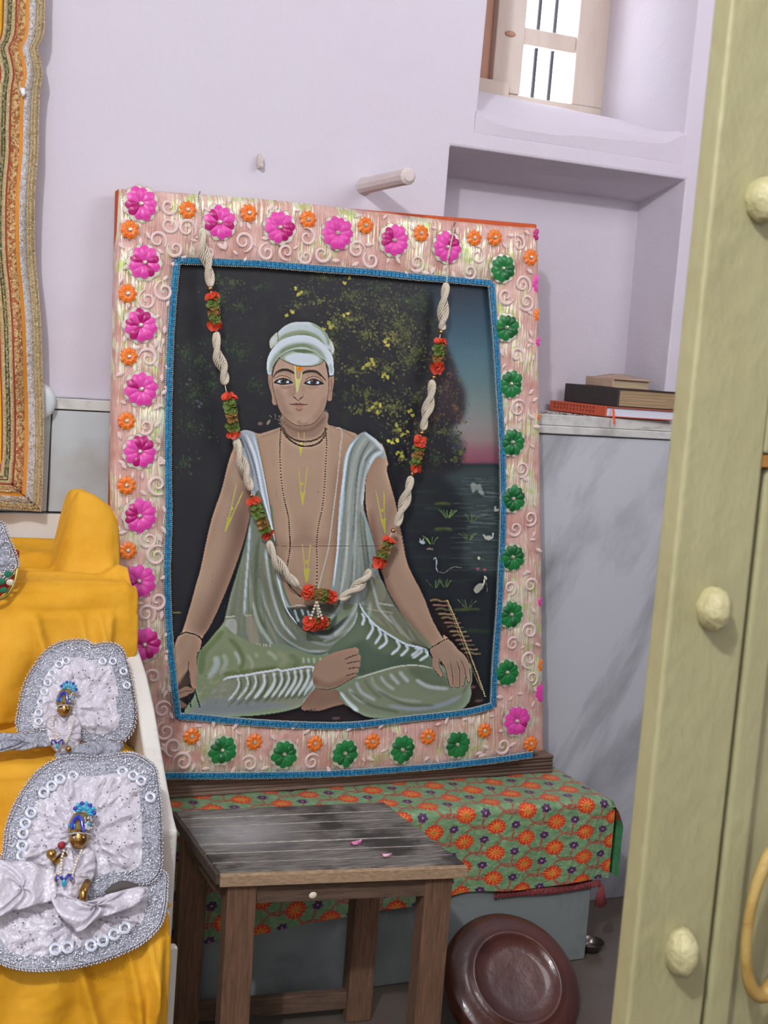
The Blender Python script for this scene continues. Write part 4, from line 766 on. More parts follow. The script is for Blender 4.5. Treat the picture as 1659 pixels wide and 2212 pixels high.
    cv.line(Fq((205, 1080), (240, 920), (330, 760), (480, 630), (640, 570), (800, 555), (960, 590), (1120, 700), (1230, 860)), 11, Ts, .75, 2.6, clip=mid)
    cv.line(Fq((380, 700), (520, 620), (700, 570), (860, 570), (1000, 640)), 6, '6f7f5c', .75, 1.6, clip=mid); cv.line(Fq((1300, 900), (1330, 1080)), 9, '8ea39a', .7, 2, clip=mid); cv.line(Fq((170, 1000), (180, 1080)), 7, '8fa6a6', .7, 2, clip=mid)
    low = cv.poly(Fq((380, 800), (450, 720), (600, 660), (760, 630), (900, 640), (1050, 700), (1180, 850), (1120, 900), (1000, 935), (860, 945), (720, 935), (600, 905), (480, 850)), '8b9a7c', .8)
    cv.poly(Fq((460, 790), (560, 720), (760, 690), (1000, 730), (1110, 800), (1080, 880), (940, 930), (760, 935), (620, 905), (500, 840)), 'c3cfd8', 2.2, .95, clip=low); cv.poly(Fq((620, 650), (760, 628), (880, 645), (1000, 700), (860, 705), (700, 690)), '566b4c', 1.2, .9)
    cv.line(Fq((370, 800), (480, 855), (600, 908), (720, 940), (860, 950), (1000, 940), (1120, 905), (1185, 850)), 1.8, '4c3c30', .75, .6)
    cv.line(Fq((365, 815), (300, 900), (250, 1010), (238, 1100)), 3, '54483a', .7, 1)
    # --- beads, thread, marks
    def beads(p, n, r, c='352824'):
        for q in spline(p, n): cv.blob(q[0], q[1], r, r * .85, 0, c, .92, .4, 8)
    beads(Bq((555, 110), (545, 250), (545, 400), (560, 620), (590, 800), (625, 950), (635, 1100), (640, 1230), (620, 1370), (600, 1500), (640, 1600), (740, 1700)), 88, 2.1)
    beads(Bq((970, 110), (985, 250), (975, 450), (965, 650), (945, 850), (910, 1020), (890, 1200), (895, 1400), (890, 1640)), 66, 2.1)
    beads(Bq((575, 110), (610, 170), (680, 215), (760, 235), (860, 225), (940, 180), (980, 120)), 30, 2.9, '54402f'); beads(Bq((560, 100), (600, 180), (660, 235), (740, 275), (840, 275), (920, 240), (980, 160)), 34, 2.7, '4a382c')
    for k in range(40): q = spline(Bq((575, 110), (610, 170), (680, 215), (760, 235), (860, 225), (940, 180), (980, 120)), 40)[k]; cv.blob(q[0] + rn.uniform(-2, 2), q[1] + rn.uniform(-1, 8), 1, .8, 0, '9a8660', .7, .4)
    cv.line(Bq((1075, 110), (1110, 108), (1130, 160), (1115, 300), (1090, 560), (1060, 800), (1035, 1000), (1000, 1250), (950, 1450), (900, 1640)), 2.6, 'b3aea4', .9, .7, taper=False)
    ye = 'b3ab52'
    for pts in (((718, 145), (722, 210)), ((775, 145), (770, 215))): cv.line(Bq(*pts), 2, ye, .9)
    cv.line(Bq((725, 178), (770, 178)), 1.2, ye, .6); cv.blob(*Bq((745, 255))[0], 3, 3, 0, ye, .9); cv.poly(Bq((722, 285), (760, 285), (738, 385)), ye, .6, .9, smooth=False)
    def mark(pl, pr, tip, dot, w=2.4):
        cv.line(Bq(pl, ((pl[0] * .4 + tip[0] * .6), (pl[1] * .35 + tip[1] * .65)), tip), w, ye, .85, .6); cv.line(Bq(pr, ((pr[0] * .35 + tip[0] * .65), (pr[1] * .35 + tip[1] * .65)), tip), w, ye, .85, .6)
        mx, my = (pl[0] + pr[0]) / 2 * .35 + tip[0] * .65, (pl[1] + pr[1]) / 2 * .35 + tip[1] * .65
        cv.poly(Bq((mx - 26, my), (mx, my + 14), (mx + 26, my), (tip[0] + 5, tip[1]), (tip[0] - 5, tip[1])), ye, .7, .8, smooth=False); cv.blob(*Bq(dot)[0], 3.6, 3.6, 0, ye, .85)
    mark((718, 468), (805, 468), (758, 830), (752, 635)); mark((755, 1195), (833, 1195), (795, 1560), (795, 1370)); mark((135, 630), (198, 700), (28, 1085), (95, 865)); mark((1448, 690), (1525, 690), (1535, 1095), (1510, 885))
    cv.poly(Bq((765, 1430), (830, 1430), (815, 1550), (785, 1560)), ye, .8, .8, smooth=False)
    # crack and age
    cv.line([(575, 1176), (640, 1181), (700, 1179), (770, 1180), (850, 1178)], 1.1, '4d4037', .5, .5)
    for _ in range(60): x, y = rn.uniform(390, 1070), rn.uniform(600, 1540); cv.blob(x, y, rn.uniform(.8, 2), rn.uniform(.6, 1.2), rn.random() * 3, rn.choice(['8d8d84', '17171a', '7b705f']), .4, .5)
    for _ in range(18): x, y = rn.uniform(580, 625), rn.uniform(895, 925); cv.blob(x, y, 1.6, 1, rn.random() * 3, 'a9a48f', .6, .4)
    for k in range(8): x = rn.uniform(395, 600); y = rn.uniform(860, 1250); cv.line([(x, y), (x + rn.uniform(-3, 6), y + rn.uniform(10, 24))], .9, '6b6d6b', .4)
    cv.blob(580, 912, 7, 3, -1., '8f8470', .8, .7); cv.blob(562, 915, 6, 4, 0, '7c6150', .8, 1)
    # crisper brush edges: local contrast
    def soft_(f, r):
        for ax in (0, 1):
            c = np.cumsum(np.pad(f, [(r + 1, r) if k == ax else (0, 0) for k in range(3)], mode='edge'), axis=ax, dtype=np.float64)
            f = ((c[2 * r + 1:] - c[:-2 * r - 1]) if ax == 0 else (c[:, 2 * r + 1:] - c[:, :-2 * r - 1])) / (2 * r + 1)
        return f
    b1 = soft_(cv.im, 2); b2 = soft_(soft_(cv.im, 6), 6); figure_ = smoothstep(Y, 935, 960)[..., None]
    cv.im = (cv.im + .55 * (cv.im - b1) + (.18 + .42 * figure_) * (cv.im - b2)).astype(np.float32); cv.im = np.clip(cv.im, .05, 1)
    g = (vnoise(X * .9, Y * .9, 5) - .5) * .022 + (vnoise(X / 60, Y / 60, 9) - .5) * .02
    cv.im += g[..., None].astype(np.float32)
    return cv
# ================================================================== FRAMED PICTURE
PA = at(700, 1670, y=-.125); PB = at(700, 450, y=-.047)
PN = Vector((1, 0, 0)).cross(PB - PA).normalized()
if PN.y > 0: PN = -PN
PU = Vector((1, 0, 0)); PV = PN.cross(PU).normalized()
if PV.z < 0: PV = -PV
def pp(px, py, off=0.):
    """point of the picture plane (moved off metres towards the room)"""
    o = PA + PN * off; r = Vector(RM.T @ np.array([px - W_ / 2, py - H_ / 2, F_])); c = Vector(CAM)
    return c + r * ((o - c).dot(PN) / r.dot(PN))
pic = thing('framed_picture', 'large framed painting of a seated person in a white turban, wrapped in pink flowered cloth', 'picture', (1.17, -.11, .30))
# sheets of paint
paint_m = M('old_oil_paint', 'ffffff', .42, attr='print', bump=(260, .00035), spec=.35)
cv = paint_portrait(); X, Y = np.meshgrid(cv.xs, cv.ys)
me = colour_mesh('painting', at_grid(X, Y, PA, PN), cv.im); me.materials.append(paint_m)
o = link('painting', me, pic); o['label'] = 'oil painting of a bare-chested seated person beside a lily pond'
orange_cloth = M('orange_cotton', 'c0562a', .85, var=(20, .4), col2='a8431c', bump=(300, .0004))
# board behind
OUT = {'t': [(262, 411), (430, 424), (600, 437), (760, 455), (900, 471), (1000, 482), (1080, 490), (1158, 495)],
       'r': [(1158, 495), (1162, 560), (1163, 800), (1167, 1100), (1170, 1400), (1174, 1622)],
       'b': [(1174, 1622), (1100, 1634), (1000, 1647), (900, 1656), (800, 1663), (700, 1668), (600, 1671), (450, 1672), (340, 1672), (226, 1674)],
       'l': [(226, 1674), (232, 1450), (243, 1150), (247, 900), (254, 600), (262, 411)]}
INN = {'t': [(383, 562), (470, 566), (560, 570), (700, 581), (800, 588), (900, 598), (1000, 606), (1062, 612)],
       'r': [(1062, 612), (1071, 725), (1079, 856), (1084, 940), (1087, 1020), (1087, 1131), (1083, 1230), (1078, 1330), (1071, 1420), (1066, 1524)],
       'b': [(1066, 1524), (1000, 1540), (881, 1553), (758, 1567), (635, 1566), (508, 1558), (430, 1550), (384, 1548)],
       'l': [(384, 1548), (375, 1469), (366, 1375), (361, 1248), (364, 1121), (363, 932), (369, 718), (382, 562)]}
bk = MB()
f4 = [pp(255, 408, -.003), pp(1160, 484, -.003), pp(1174, 1618, -.003), pp(226, 1668, -.003)]; b4 = [q - PN * .028 for q in f4]
bk.hexa([b4[3], b4[2], f4[2], f4[3], b4[0], b4[1], f4[1], f4[0]])
o = bk.build('backing_board', orange_cloth, pic, bevel=.003); o['label'] = 'board wrapped in orange cloth'
# pink organza border
def organza():
    m = M('pink_organza', 'd3a79a', .42, spec=.6); N = NT(m)
    tc = N.n('ShaderNodeTexCoord'); mp = N.n('ShaderNodeMapping'); N.l(tc.outputs['Object'], mp.inputs['Vector']); mp.inputs['Scale'].default_value = (260, 30, 14)
    st = N.n('ShaderNodeTexNoise', Scale=1., Detail=3., Roughness=.6, Distortion=.4); N.l(mp.outputs[0], st.inputs['Vector'])
    bl = N.n('ShaderNodeTexNoise', Scale=13., Detail=3.); N.l(tc.outputs['Object'], bl.inputs['Vector'])
    mu = N.n('ShaderNodeMath', operation='MULTIPLY'); N.l(st.outputs['Fac'], mu.inputs[0]); N.l(bl.outputs['Fac'], mu.inputs[1])
    cr = N.n('ShaderNodeValToRGB'); N.l(mu.outputs[0], cr.inputs['Fac']); e = cr.color_ramp.elements; e[0].position = .262; e[1].position = .30; e[0].color = (0, 0, 0, 1); e[1].color = (1, 1, 1, 1)
    hue = N.n('ShaderNodeTexNoise', Scale=40.); N.l(tc.outputs['Object'], hue.inputs['Vector'])
    hr = N.n('ShaderNodeValToRGB'); N.l(hue.outputs['Fac'], hr.inputs['Fac']); h = hr.color_ramp.elements
    h[0].position = .35; h[0].color = (*lin('f3e9c0'), 1); h[1].position = .65; h[1].color = (*lin('cfe58a'), 1); k = h.new(.5); k.color = (*lin('f6f4dc'), 1)
    bs = N.n('ShaderNodeValToRGB'); b2 = N.n('ShaderNodeTexNoise', Scale=24., Detail=5.); N.l(tc.outputs['Object'], b2.inputs['Vector']); N.l(b2.outputs['Fac'], bs.inputs['Fac'])
    bs.color_ramp.elements[0].position = .3; bs.color_ramp.elements[0].color = (*lin('c58f80'), 1); bs.color_ramp.elements[1].position = .7; bs.color_ramp.elements[1].color = (*lin('e3bdb2'), 1)
    mx = N.n('ShaderNodeMix', data_type='RGBA'); N.l(cr.outputs['Color'], mx.inputs['Factor']); N.l(bs.outputs['Color'], mx.inputs[6]); N.l(hr.outputs['Color'], mx.inputs[7]); N.l(mx.outputs[2], N.p.inputs['Base Color'])
    m1 = N.n('ShaderNodeMath', operation='MULTIPLY'); m1.inputs[1].default_value = .45; N.l(cr.outputs['Color'], m1.inputs[0]); N.l(m1.outputs[0], N.p.inputs['Metallic'])
    bp = N.n('ShaderNodeBump', Distance=.004, Strength=1.); N.l(st.outputs['Fac'], bp.inputs['Height']); b3 = N.n('ShaderNodeBump', Distance=.006, Strength=1.); N.l(bl.outputs['Fac'], b3.inputs['Height']); N.l(b3.outputs[0], bp.inputs['Normal']); N.l(bp.outputs[0], N.p.inputs['Normal'])
    return m
org = organza()
oc, ic = [], []
for s_, n in (('t', 110), ('r', 130), ('b', 110), ('l', 150)):
    oc += list(spline(OUT[s_], n + 1)[:-1]); ic += list(spline(INN[s_], n + 1)[:-1])
oc, ic = np.array(oc), np.array(ic); rows = []
for a, b in zip(oc, ic):
    row = []; q0 = a
    edge = pp(*a, .004)
    out_dir = (pp(*a) - pp(*b)).normalized()
    row.append(edge - PN * .028 + out_dir * .004); row.append(edge - PN * .006 + out_dir * .005)
    for k in range(19):
        u = k / 18.; x, y = a * (1 - u) + b * u
        off = .007 + .006 * math.sin(math.pi * min(1, u * 1.1)) ** .6 + .0036 * (float(vnoise(x / 16., y / 30., 1)) - .5) + .003 * (float(vnoise(x / 7., y / 11., 4)) - .5)
        if u == 0: off = .004
        if u == 1: off = .0008
        row.append(pp(x, y, off))
    rows.append(row)
o = MB().grid(rows, closed_u=True).build('fabric_border', org, pic); o['label'] = 'shiny pink organza border with foil streaks'
# beaded trims
ribbon_m = M('silver_blue_ribbon', '9db8c0', .25, .6, var=(220, .9), col2='3f7f9e', bump=(400, .001))
blue_m = M('blue_glass_beads', '3a9ccd', .12, .2, var=(190, .9, .42, .58), col2='23709a', spec=1.)
silver_m = M('silver_sequins', 'ebe8dc', .25, .35, var=(300, .5), col2='b9b39e')
def trim(name, pts, w=.0155, off=.013, n=None):
    P = spline(pts, 160); L = np.concatenate([[0], np.cumsum([(pp(*P[i + 1]) - pp(*P[i])).length for i in range(len(P) - 1)])]); tot = L[-1]
    def q(s_, side=0., o_=off):
        x = np.interp(s_, L, P[:, 0]); y = np.interp(s_, L, P[:, 1]); c0 = pp(x, y, o_); x2 = np.interp(min(s_ + .004, tot), L, P[:, 0]); y2 = np.interp(min(s_ + .004, tot), L, P[:, 1]); x1 = np.interp(max(s_ - .004, 0), L, P[:, 0]); y1 = np.interp(max(s_ - .004, 0), L, P[:, 1])
        t = (pp(x2, y2, o_) - pp(x1, y1, o_)).normalized(); b = PN.cross(t).normalized(); return c0 + b * side, t, b
    m = MB(); rws = []
    for i in range(121):
        s_ = tot * i / 120.; r = []
        for a in (-1, -.8, -.3, .3, .8, 1): c0, t, b = q(s_, a * w / 2); r.append(c0 - PN * (.006 if abs(a) == 1 else .0) + PN * (.0015 if abs(a) < .5 else 0))
        rws.append(r)
    m.grid(rws); rb = m.build('trim_ribbon', ribbon_m, pic)
    bm_ = MB(); k = int(tot / .0093); r_ = random.Random(5)
    for i in range(k):
        for j, side in enumerate((-.0027, .0027)):
            c0, t, b = q((i + .5) * tot / k, side, off + .003); l, h = tot / k * .42, .0023; c0 = c0 + PN * r_.uniform(-.0006, .0006)
            z = PN
            vs = [c0 + t * l * sx + b * h * sy + z * h * sz for sz in (-1, 1) for sy in (-1, 1) for sx in (-1, 1)]
            bm_.add(vs, [(0, 2, 3, 1), (4, 5, 7, 6), (0, 1, 5, 4), (2, 6, 7, 3), (0, 4, 6, 2), (1, 3, 7, 5)])
    o = bm_.build('bead_rows', blue_m, rb, smooth=False); o['kind'] = 'stuff'
    sm = MB()
    for i in range(int(tot / .0042)):
        for side in (-.0070, .0070):
            c0, t, b = q(i * .0042, side + r_.uniform(-.0006, .0006), off + .0025); d = .0019
            sm.add([c0 - t * d, c0 + b * d, c0 + t * d, c0 - b * d, c0 + PN * d * 1.3], [(0, 1, 4), (1, 2, 4), (2, 3, 4), (3, 0, 4)])
    o = sm.build('sequin_rows', silver_m, rb, smooth=False); o['kind'] = 'stuff'
for s_ in 'trbl': trim(s_, INN[s_])
trim('hem', [(1150, 1630), (1060, 1643), (960, 1654), (860, 1662), (760, 1669), (660, 1673), (560, 1675), (450, 1676), (350, 1676), (240, 1680)], off=.014)
# applique flowers
pink = M('magenta_satin', 'd83a9f', .38, sheen=.3, var=(90, .35), col2='e86fc0'); pink_d = M('dark_magenta_satin', 'b0176f', .38)
green = M('green_satin', '1d7d3c', .38, var=(90, .5), col2='0f5a2a'); green_d = M('dark_green_satin', '0f5f2c', .38)
orange = M('orange_satin', 'e5812a', .4, var=(60, .7), col2='e96018')
gem_m = M('faceted_gem', 'e9e2cf', .08, .6, spec=1.); thread_m = M('silver_thread', 'd9d2be', .4, .2)
def frame_mat(px, py, off, rot, sc=1.):
    c = pp(px, py, off); R3 = Matrix((PU, PV, PN)).transposed().to_4x4()
    return Matrix.Translation(c) @ R3 @ Matrix.Rotation(rot, 4, 'Z') @ Matrix.Scale(sc, 4)
def petal_mesh(name, L0, L1, w, h, mat):
    m = MB(); P = []
    for i in range(7):
        u = i / 6.; hw = w * (.30, .55, .86, 1.12, 1.22, 1.02, .38)[i]; row = []
        for j in range(5): v = j / 2. - 1; row.append((hw * v, L0 + (L1 - L0) * u, .0006 + h * math.sin(math.pi * u) * (1 - .75 * v * v) + .0012 * (abs(v) > .9)))
        P.append(row)
    return m.grid(P).mesh(name, mat)
petals = {'p': [petal_mesh('petal', .004, .0305, .0072, .0050, pink), petal_mesh('petal', .004, .0285, .0066, .0062, pink_d)], 'g': [petal_mesh('petal', .004, .0305, .0072, .0050, green), petal_mesh('petal', .004, .0285, .0066, .0062, green_d)]}
m = MB(); rows = []
for i in range(60):
    a = 2 * math.pi * i / 60; q = .0312 * (1 + .045 * math.cos(a * 10)); rows.append([(.002 * math.cos(a), .002 * math.sin(a), .0010), (q * .7 * math.cos(a), q * .7 * math.sin(a), .0010), (q * math.cos(a), q * math.sin(a), -.0004)])
core_me = m.grid(rows, closed_u=True).mesh('flower', thread_m)
gem_me = MB().ball((0, 0, .0045), .0042, 8, 5, (1, 1, .8)).mesh('gem', gem_m, smooth=False)
m = MB()
for i in range(52):
    a = 2 * math.pi * i / 52; r = .0318 * (1 + .05 * math.cos(a * 10)); d = .0015; c0 = Vector((r * math.cos(a), r * math.sin(a), .0008))
    m.add([c0 + Vector(v) * d for v in ((1, 0, 0), (0, 1, 0), (-1, 0, 0), (0, -1, 0), (0, 0, 1.2))], [(0, 1, 4), (1, 2, 4), (2, 3, 4), (3, 0, 4)])
edging_me = m.mesh('sequin_edging', silver_m, smooth=False)
sm_ = MB(); sm_.cur = 0; rows = []
for i in range(54):
    a = 2 * math.pi * i / 54; q = .0155 * (1 + .10 * math.cos(a * 9)); rows.append([(.004 * math.cos(a), .004 * math.sin(a), .0028), (q * .6 * math.cos(a), q * .6 * math.sin(a), .0042), (q * math.cos(a), q * math.sin(a), .0012)])
sm_.grid(rows, closed_u=True); sm_.cur = 1; sm_.ball((0, 0, .004), .0042, 8, 5, (1, 1, .8)); sm_.cur = 2
for i in range(30):
    a = 2 * math.pi * i / 30; c0 = Vector((.0172 * math.cos(a), .0172 * math.sin(a), .0014)); d = .001
    sm_.add([c0 + Vector(v) * d for v in ((1, 0, 0), (0, 1, 0), (-1, 0, 0), (0, -1, 0), (0, 0, 1.2))], [(0, 1, 4), (1, 2, 4), (2, 3, 4), (3, 0, 4)])
small_me = sm_.mesh('small_flower', [orange, gem_m, silver_m], smooth=False)
BIG = [('p', x, y) for x, y in [(304, 440), (474, 480), (604, 491), (729, 503), (851, 519), (966, 534), (312, 567), (303, 702), (305, 840), (302, 975), (301, 1114), (300, 1255), (312, 1392), (1116, 1557)]] + \
      [('g', x, y) for x, y in [(1086, 580), (1094, 707), (1103, 829), (1107, 955), (1108, 1077), (1107, 1203), (1104, 1327), (1095, 1452), (480, 1620), (614, 1629), (745, 1627), (869, 1619), (987, 1608)]]
SMALL = [(405, 453), (280, 496), (537, 460), (665, 474), (789, 487), (909, 504), (1024, 514), (1068, 513), (275, 634), (278, 770), (273, 909), (273, 1048), (276, 1189), (414, 1590), (549, 1602), (680, 1606), (804, 1601), (924, 1591), (1046, 1578), (1146, 1606), (1146, 556)]
rr = random.Random(12)
def wm_set(o, parent, mat): o.parent = parent; o.matrix_parent_inverse = wm(parent).inverted(); o.matrix_basis = mat
for kd, x, y in BIG:
    rot = rr.uniform(0, 6.28); sc = 1.02 if kd == 'g' else 1.13
    fo = bpy.data.objects.new('flower', core_me); COL.objects.link(fo); mt = frame_mat(x, y, .0155, rot, sc); wm_set(fo, pic, mt)
    g_ = bpy.data.objects.new('gem', gem_me); COL.objects.link(g_); wm_set(g_, fo, mt); g_ = bpy.data.objects.new('sequin_edging', edging_me); COL.objects.link(g_); wm_set(g_, fo, mt); g_['kind'] = 'stuff'
    for i in range(10):
        dk = 1 if rr.random() < .33 else 0
        p = bpy.data.objects.new('petal', petals[kd][dk]); COL.objects.link(p)
        wm_set(p, fo, mt @ Matrix.Rotation(2 * math.pi * i / 10 + rr.uniform(-.06, .06), 4, 'Z') @ Matrix.Translation((0, 0, rr.uniform(0, .0012))) @ Matrix.Scale(rr.uniform(.92, 1.04), 4))
for x, y in SMALL:
    p = bpy.data.objects.new('small_flower', small_me); COL.objects.link(p); wm_set(p, pic, frame_mat(x, y, .0155 if x < 1130 else .012, rr.uniform(0, 6), rr.uniform(1.04, 1.16)))
# half flowers that wrap round the right edge
hp = MB()
for k_, (y, mm) in enumerate([(505, 0), (613, 0), (737, 1), (800, 2), (960, 2), (1300, 0), (1437, 1), (1495, 0), (680, 1)]): pass
def side_flower(y, R_, mat, xo):
    m = MB(); rows = []
    for i in range(25):
        a = math.pi / 2 + math.pi * i / 24; q = R_ * (1 + .1 * math.cos(a * 9)); rows.append([(.002 * math.cos(a), .002 * math.sin(a), .002), (q * .6 * math.cos(a), q * .6 * math.sin(a), .004), (q * math.cos(a), q * math.sin(a), .001)])
    m.grid(rows); me_ = m.mesh('edge_flower', mat); o_ = bpy.data.objects.new('edge_flower', me_); COL.objects.link(o_); wm_set(o_, pic, frame_mat(xo, y, .0085, 0))
for y, R_, mt_, xo in [(507, .013, pink_d, 1162), (613, .021, pink, 1161), (680, .014, orange, 1163), (738, .010, pink, 1165), (900, .007, orange, 1165), (1437, .014, orange, 1170), (1497, .022, pink, 1171), (1300, .010, pink, 1169)]: side_flower(y, R_, mt_, xo)
# organza scrolls and leaves
scroll_m = M('white_organza_scroll', 'ecd8d2', .42, alpha=.86, sheen=.3, var=(60, .5), col2='dfb9b2')
def scroll_mesh(turns, R_):
    m = MB(); rows = []; n = 34
    for i in range(n):
        u = i / (n - 1.); a = turns * 2 * math.pi * u; r = R_ * (1 - u) ** .85 + .0030; w = .0037 * (1 - .45 * u) * min(1, u * 6 + .25); row = []
        for v in (-1, -.5, .5, 1): q = r + w * v; row.append((q * math.cos(a), q * math.sin(a), (.0026 if abs(v) < 1 else .0004)))
        rows.append(row)
    return m.grid(rows).mesh('scroll', scroll_m)
scr = [scroll_mesh(1.25, .0150), scroll_mesh(-1.3, .0158), scroll_mesh(1.4, .0168)]
lf = MB(); rows = []
for i in range(8):
    u = i / 7.; hw = .0042 * math.sin(math.pi * (u * .9 + .05)); rows.append([(-hw, .017 * u, .0006), (-hw * .5, .017 * u, .0022), (0, .017 * u, .0016), (hw * .5, .017 * u, .0022), (hw, .017 * u, .0006)])
leaf_me = lf.grid(rows).mesh('applique_leaf', scroll_m)
def inside(P, x, y):
    P = np.asarray(P, float); Q_ = np.roll(P, -1, 0); k = (P[:, 1] > y) != (Q_[:, 1] > y); P, Q_ = P[k], Q_[k]
    return bool(np.sum(x < (Q_[:, 0] - P[:, 0]) * (y - P[:, 1]) / (Q_[:, 1] - P[:, 1]) + P[:, 0]) & 1)
occ = [(x, y, 36) for _, x, y in BIG] + [(x, y, 20) for x, y in SMALL]; edge_pts = np.concatenate([oc, ic])
def place(n, rad, tries, cb):
    c_ = 0
    for _ in range(tries):
        if c_ >= n: break
        x, y = rr.uniform(250, 1160), rr.uniform(425, 1665)
        if any(math.hypot(x - a, y - b) < rad + r for a, b, r in occ): continue
        if not inside(oc, x, y) or inside(ic, x, y): continue
        if np.min(np.hypot(edge_pts[:, 0] - x, edge_pts[:, 1] - y)) < rad * 1.12: continue
        occ.append((x, y, rad)); cb(x, y); c_ += 1
def ps(x, y):
    o_ = bpy.data.objects.new('scroll', rr.choice(scr)); COL.objects.link(o_); wm_set(o_, pic, frame_mat(x, y, .0155, rr.uniform(0, 6.28), rr.uniform(.9, 1.15)))
def pl_(x, y):
    o_ = bpy.data.objects.new('applique_leaf', leaf_me); COL.objects.link(o_); wm_set(o_, pic, frame_mat(x, y, .0155, rr.uniform(0, 6.28), rr.uniform(.7, 1.1)))
place(170, 18, 9000, ps); place(240, 8.5, 9000, pl_)
# wooden batten under the picture
bat = M('dusty_wood', 'a78d7d', .8, var=(30, .7), col2='84695a', scale3=(1, 6, 22), bump=(60, .003))
q0, q1 = at(226, 1700, y=-.150), at(1172, 1650, y=-.150)
mb = MB()
for k in range(5): mb.box(.655, 1.716, -.116 + .002 * (k % 2), -.05, .2835 + k * .0085, .2835 + k * .0085 + .0068)
mb.box(.66, 1.713, -.112, -.052, .284, .3165)
o = mb.build('wooden_batten', bat, bevel=0); tag(o, 'grooved brown wooden batten lying under the big framed painting', 'batten')
# string pegs at the top of the frame
for x, y in ((430, 421), (981, 488)):
    MB().tube([pp(x, y + 16, .012), pp(x - 1, y, .016), pp(x + 2, y - 7, .006)], .0012, 6).build('nail', M('dull_metal', '8d857c', .5, .7), pic)
# ================================================================== GARLAND
gar = thing('garland', 'garland of seed-pearl ropes with orange and green cloth flowers hanging over the painting', 'garland', pp(684, 1300, .03))
pearl_m = M('seed_pearl', 'd9cfbb', .4, var=(220, .5), col2='c2b59c', spec=.6)
goldb = M('gold_bead', 'c79a63', .22, .95)
GO = .036
def gp(x, y, off=GO): return pp(x, y, off)
def rope(pts, turns=2.3, bulge=.0080):
    P = spline(pts, 60); C3 = [gp(*p) for p in P]; L = sum((C3[i + 1] - C3[i]).length for i in range(59)); N_ = int(L / .0016); idx = np.linspace(0, 59, N_)
    C3 = [C3[int(i)].lerp(C3[min(int(i) + 1, 59)], i - int(i)) for i in idx]; m = MB(); ns = 7; n2 = 2
    t = (C3[-1] - C3[0]).normalized(); b = PN.cross(t).normalized()
    for k in range(ns * n2):
        g, j = divmod(k, ns); path = []; rad = []
        for i, c0 in enumerate(C3):
            u = i / (N_ - 1.); env = (math.sin(math.pi * min(max(u, 0), 1)) ** .45) * .9 + .12
            A = math.pi * g + turns * math.pi * u; gc = c0 + (b * math.cos(A) + PN * math.sin(A)) * bulge * env * .75
            B = 2 * math.pi * j / ns + turns * 2.2 * math.pi * u
            path.append(gc + (b * math.cos(B) + PN * math.sin(B)) * bulge * env * .66); rad.append(.0017 * (1 + .34 * math.cos(math.pi * i)))
        m.tube(path, rad, 5, cap=False)
    return m.build('pearl_rope', pearl_m, gar, fixn=False)
def bead(x, y, r=.0052):
    MB().ball(gp(x, y), r, 12, 8).build('gold_bead', goldb, gar)
def strand(a, b, name='string'):
    P = [gp(a[0] + (b[0] - a[0]) * k / 8., a[1] + (b[1] - a[1]) * k / 8., GO) for k in range(9)]; MB().tube(P, .0011, 6).build(name, pearl_m, gar)
def pearls(a, b, r=.0024, o0=GO, o1=GO):
    A, B_ = gp(*a, o0), gp(*b, o1); n = max(2, int((B_ - A).length / (r * 2))); m = MB()
    for k in range(n + 1): m.ball(A.lerp(B_, k / n), r, 8, 6)
    m.build('pearl_string', pearl_m, gar)
om = M('orange_paper_petal', 'd2472a', .6, var=(120, .5), col2='b93a1c'); gm = M('green_paper_petal', '6c7f35', .6, var=(120, .6), col2='475a22'); tm = M('tan_paper_petal', '9a713a', .6, var=(120, .5), col2='77552a')
def cup(name, mat, R_):
    m = MB(); rows = []
    for i in range(10):
        a = 2 * math.pi * i / 10; q = R_ * (1 + .12 * math.cos(2 * a + .5)); rows.append([(.0, .0, 0), (q * .55 * math.cos(a), q * .55 * math.sin(a), .0006), (q * math.cos(a), q * math.sin(a), .0032 + .0015 * math.sin(3 * a))])
    return m.grid(rows, closed_u=True).mesh(name, mat)
cups = {'o': cup('petal', om, .0088), 'g': cup('petal', gm, .0074), 't': cup('petal', tm, .0062)}
gr = random.Random(21)
def petal_at(parent, c0, dirv, kind, sc=1.):
    z = dirv.normalized(); x = z.cross(Vector((gr.uniform(-1, 1), gr.uniform(-1, 1), gr.uniform(-1, 1)))).normalized(); y = z.cross(x)
    o = bpy.data.objects.new('petal', cups[kind]); COL.objects.link(o); wm_set(o, parent, Matrix.Translation(c0) @ Matrix((x, y, z)).transposed().to_4x4() @ Matrix.Scale(sc, 4))
def cluster(a, b, seq='oogttggoo', R_=.0095, per=4):
    A, B_ = gp(*a), gp(*b); t = (B_ - A).normalized(); s = PN.cross(t).normalized()
    core = MB().tube([A, A.lerp(B_, .5), B_], R_ * .7, 8).build('flower_cluster', gm, gar)
    for k, ch in enumerate(seq):
        c0 = A.lerp(B_, (k + .5) / len(seq))
        for j in range(per):
            ang = math.radians(-78 + 156 * (j + .5) / per + gr.uniform(-14, 14) + (20 if k % 2 else 0)); d = s * math.sin(ang) + PN * math.cos(ang)
            along = (-.5 if k < len(seq) / 2 else .5) * (1 if ch == 'o' else .35)
            petal_at(core, c0 + d * R_ * (1.0 if ch == 'o' else .92) + t * gr.uniform(-.0015, .0015), d + t * (along + gr.uniform(-.5, .5)) + s * gr.uniform(-.3, .3), ch, gr.uniform(.9, 1.15))
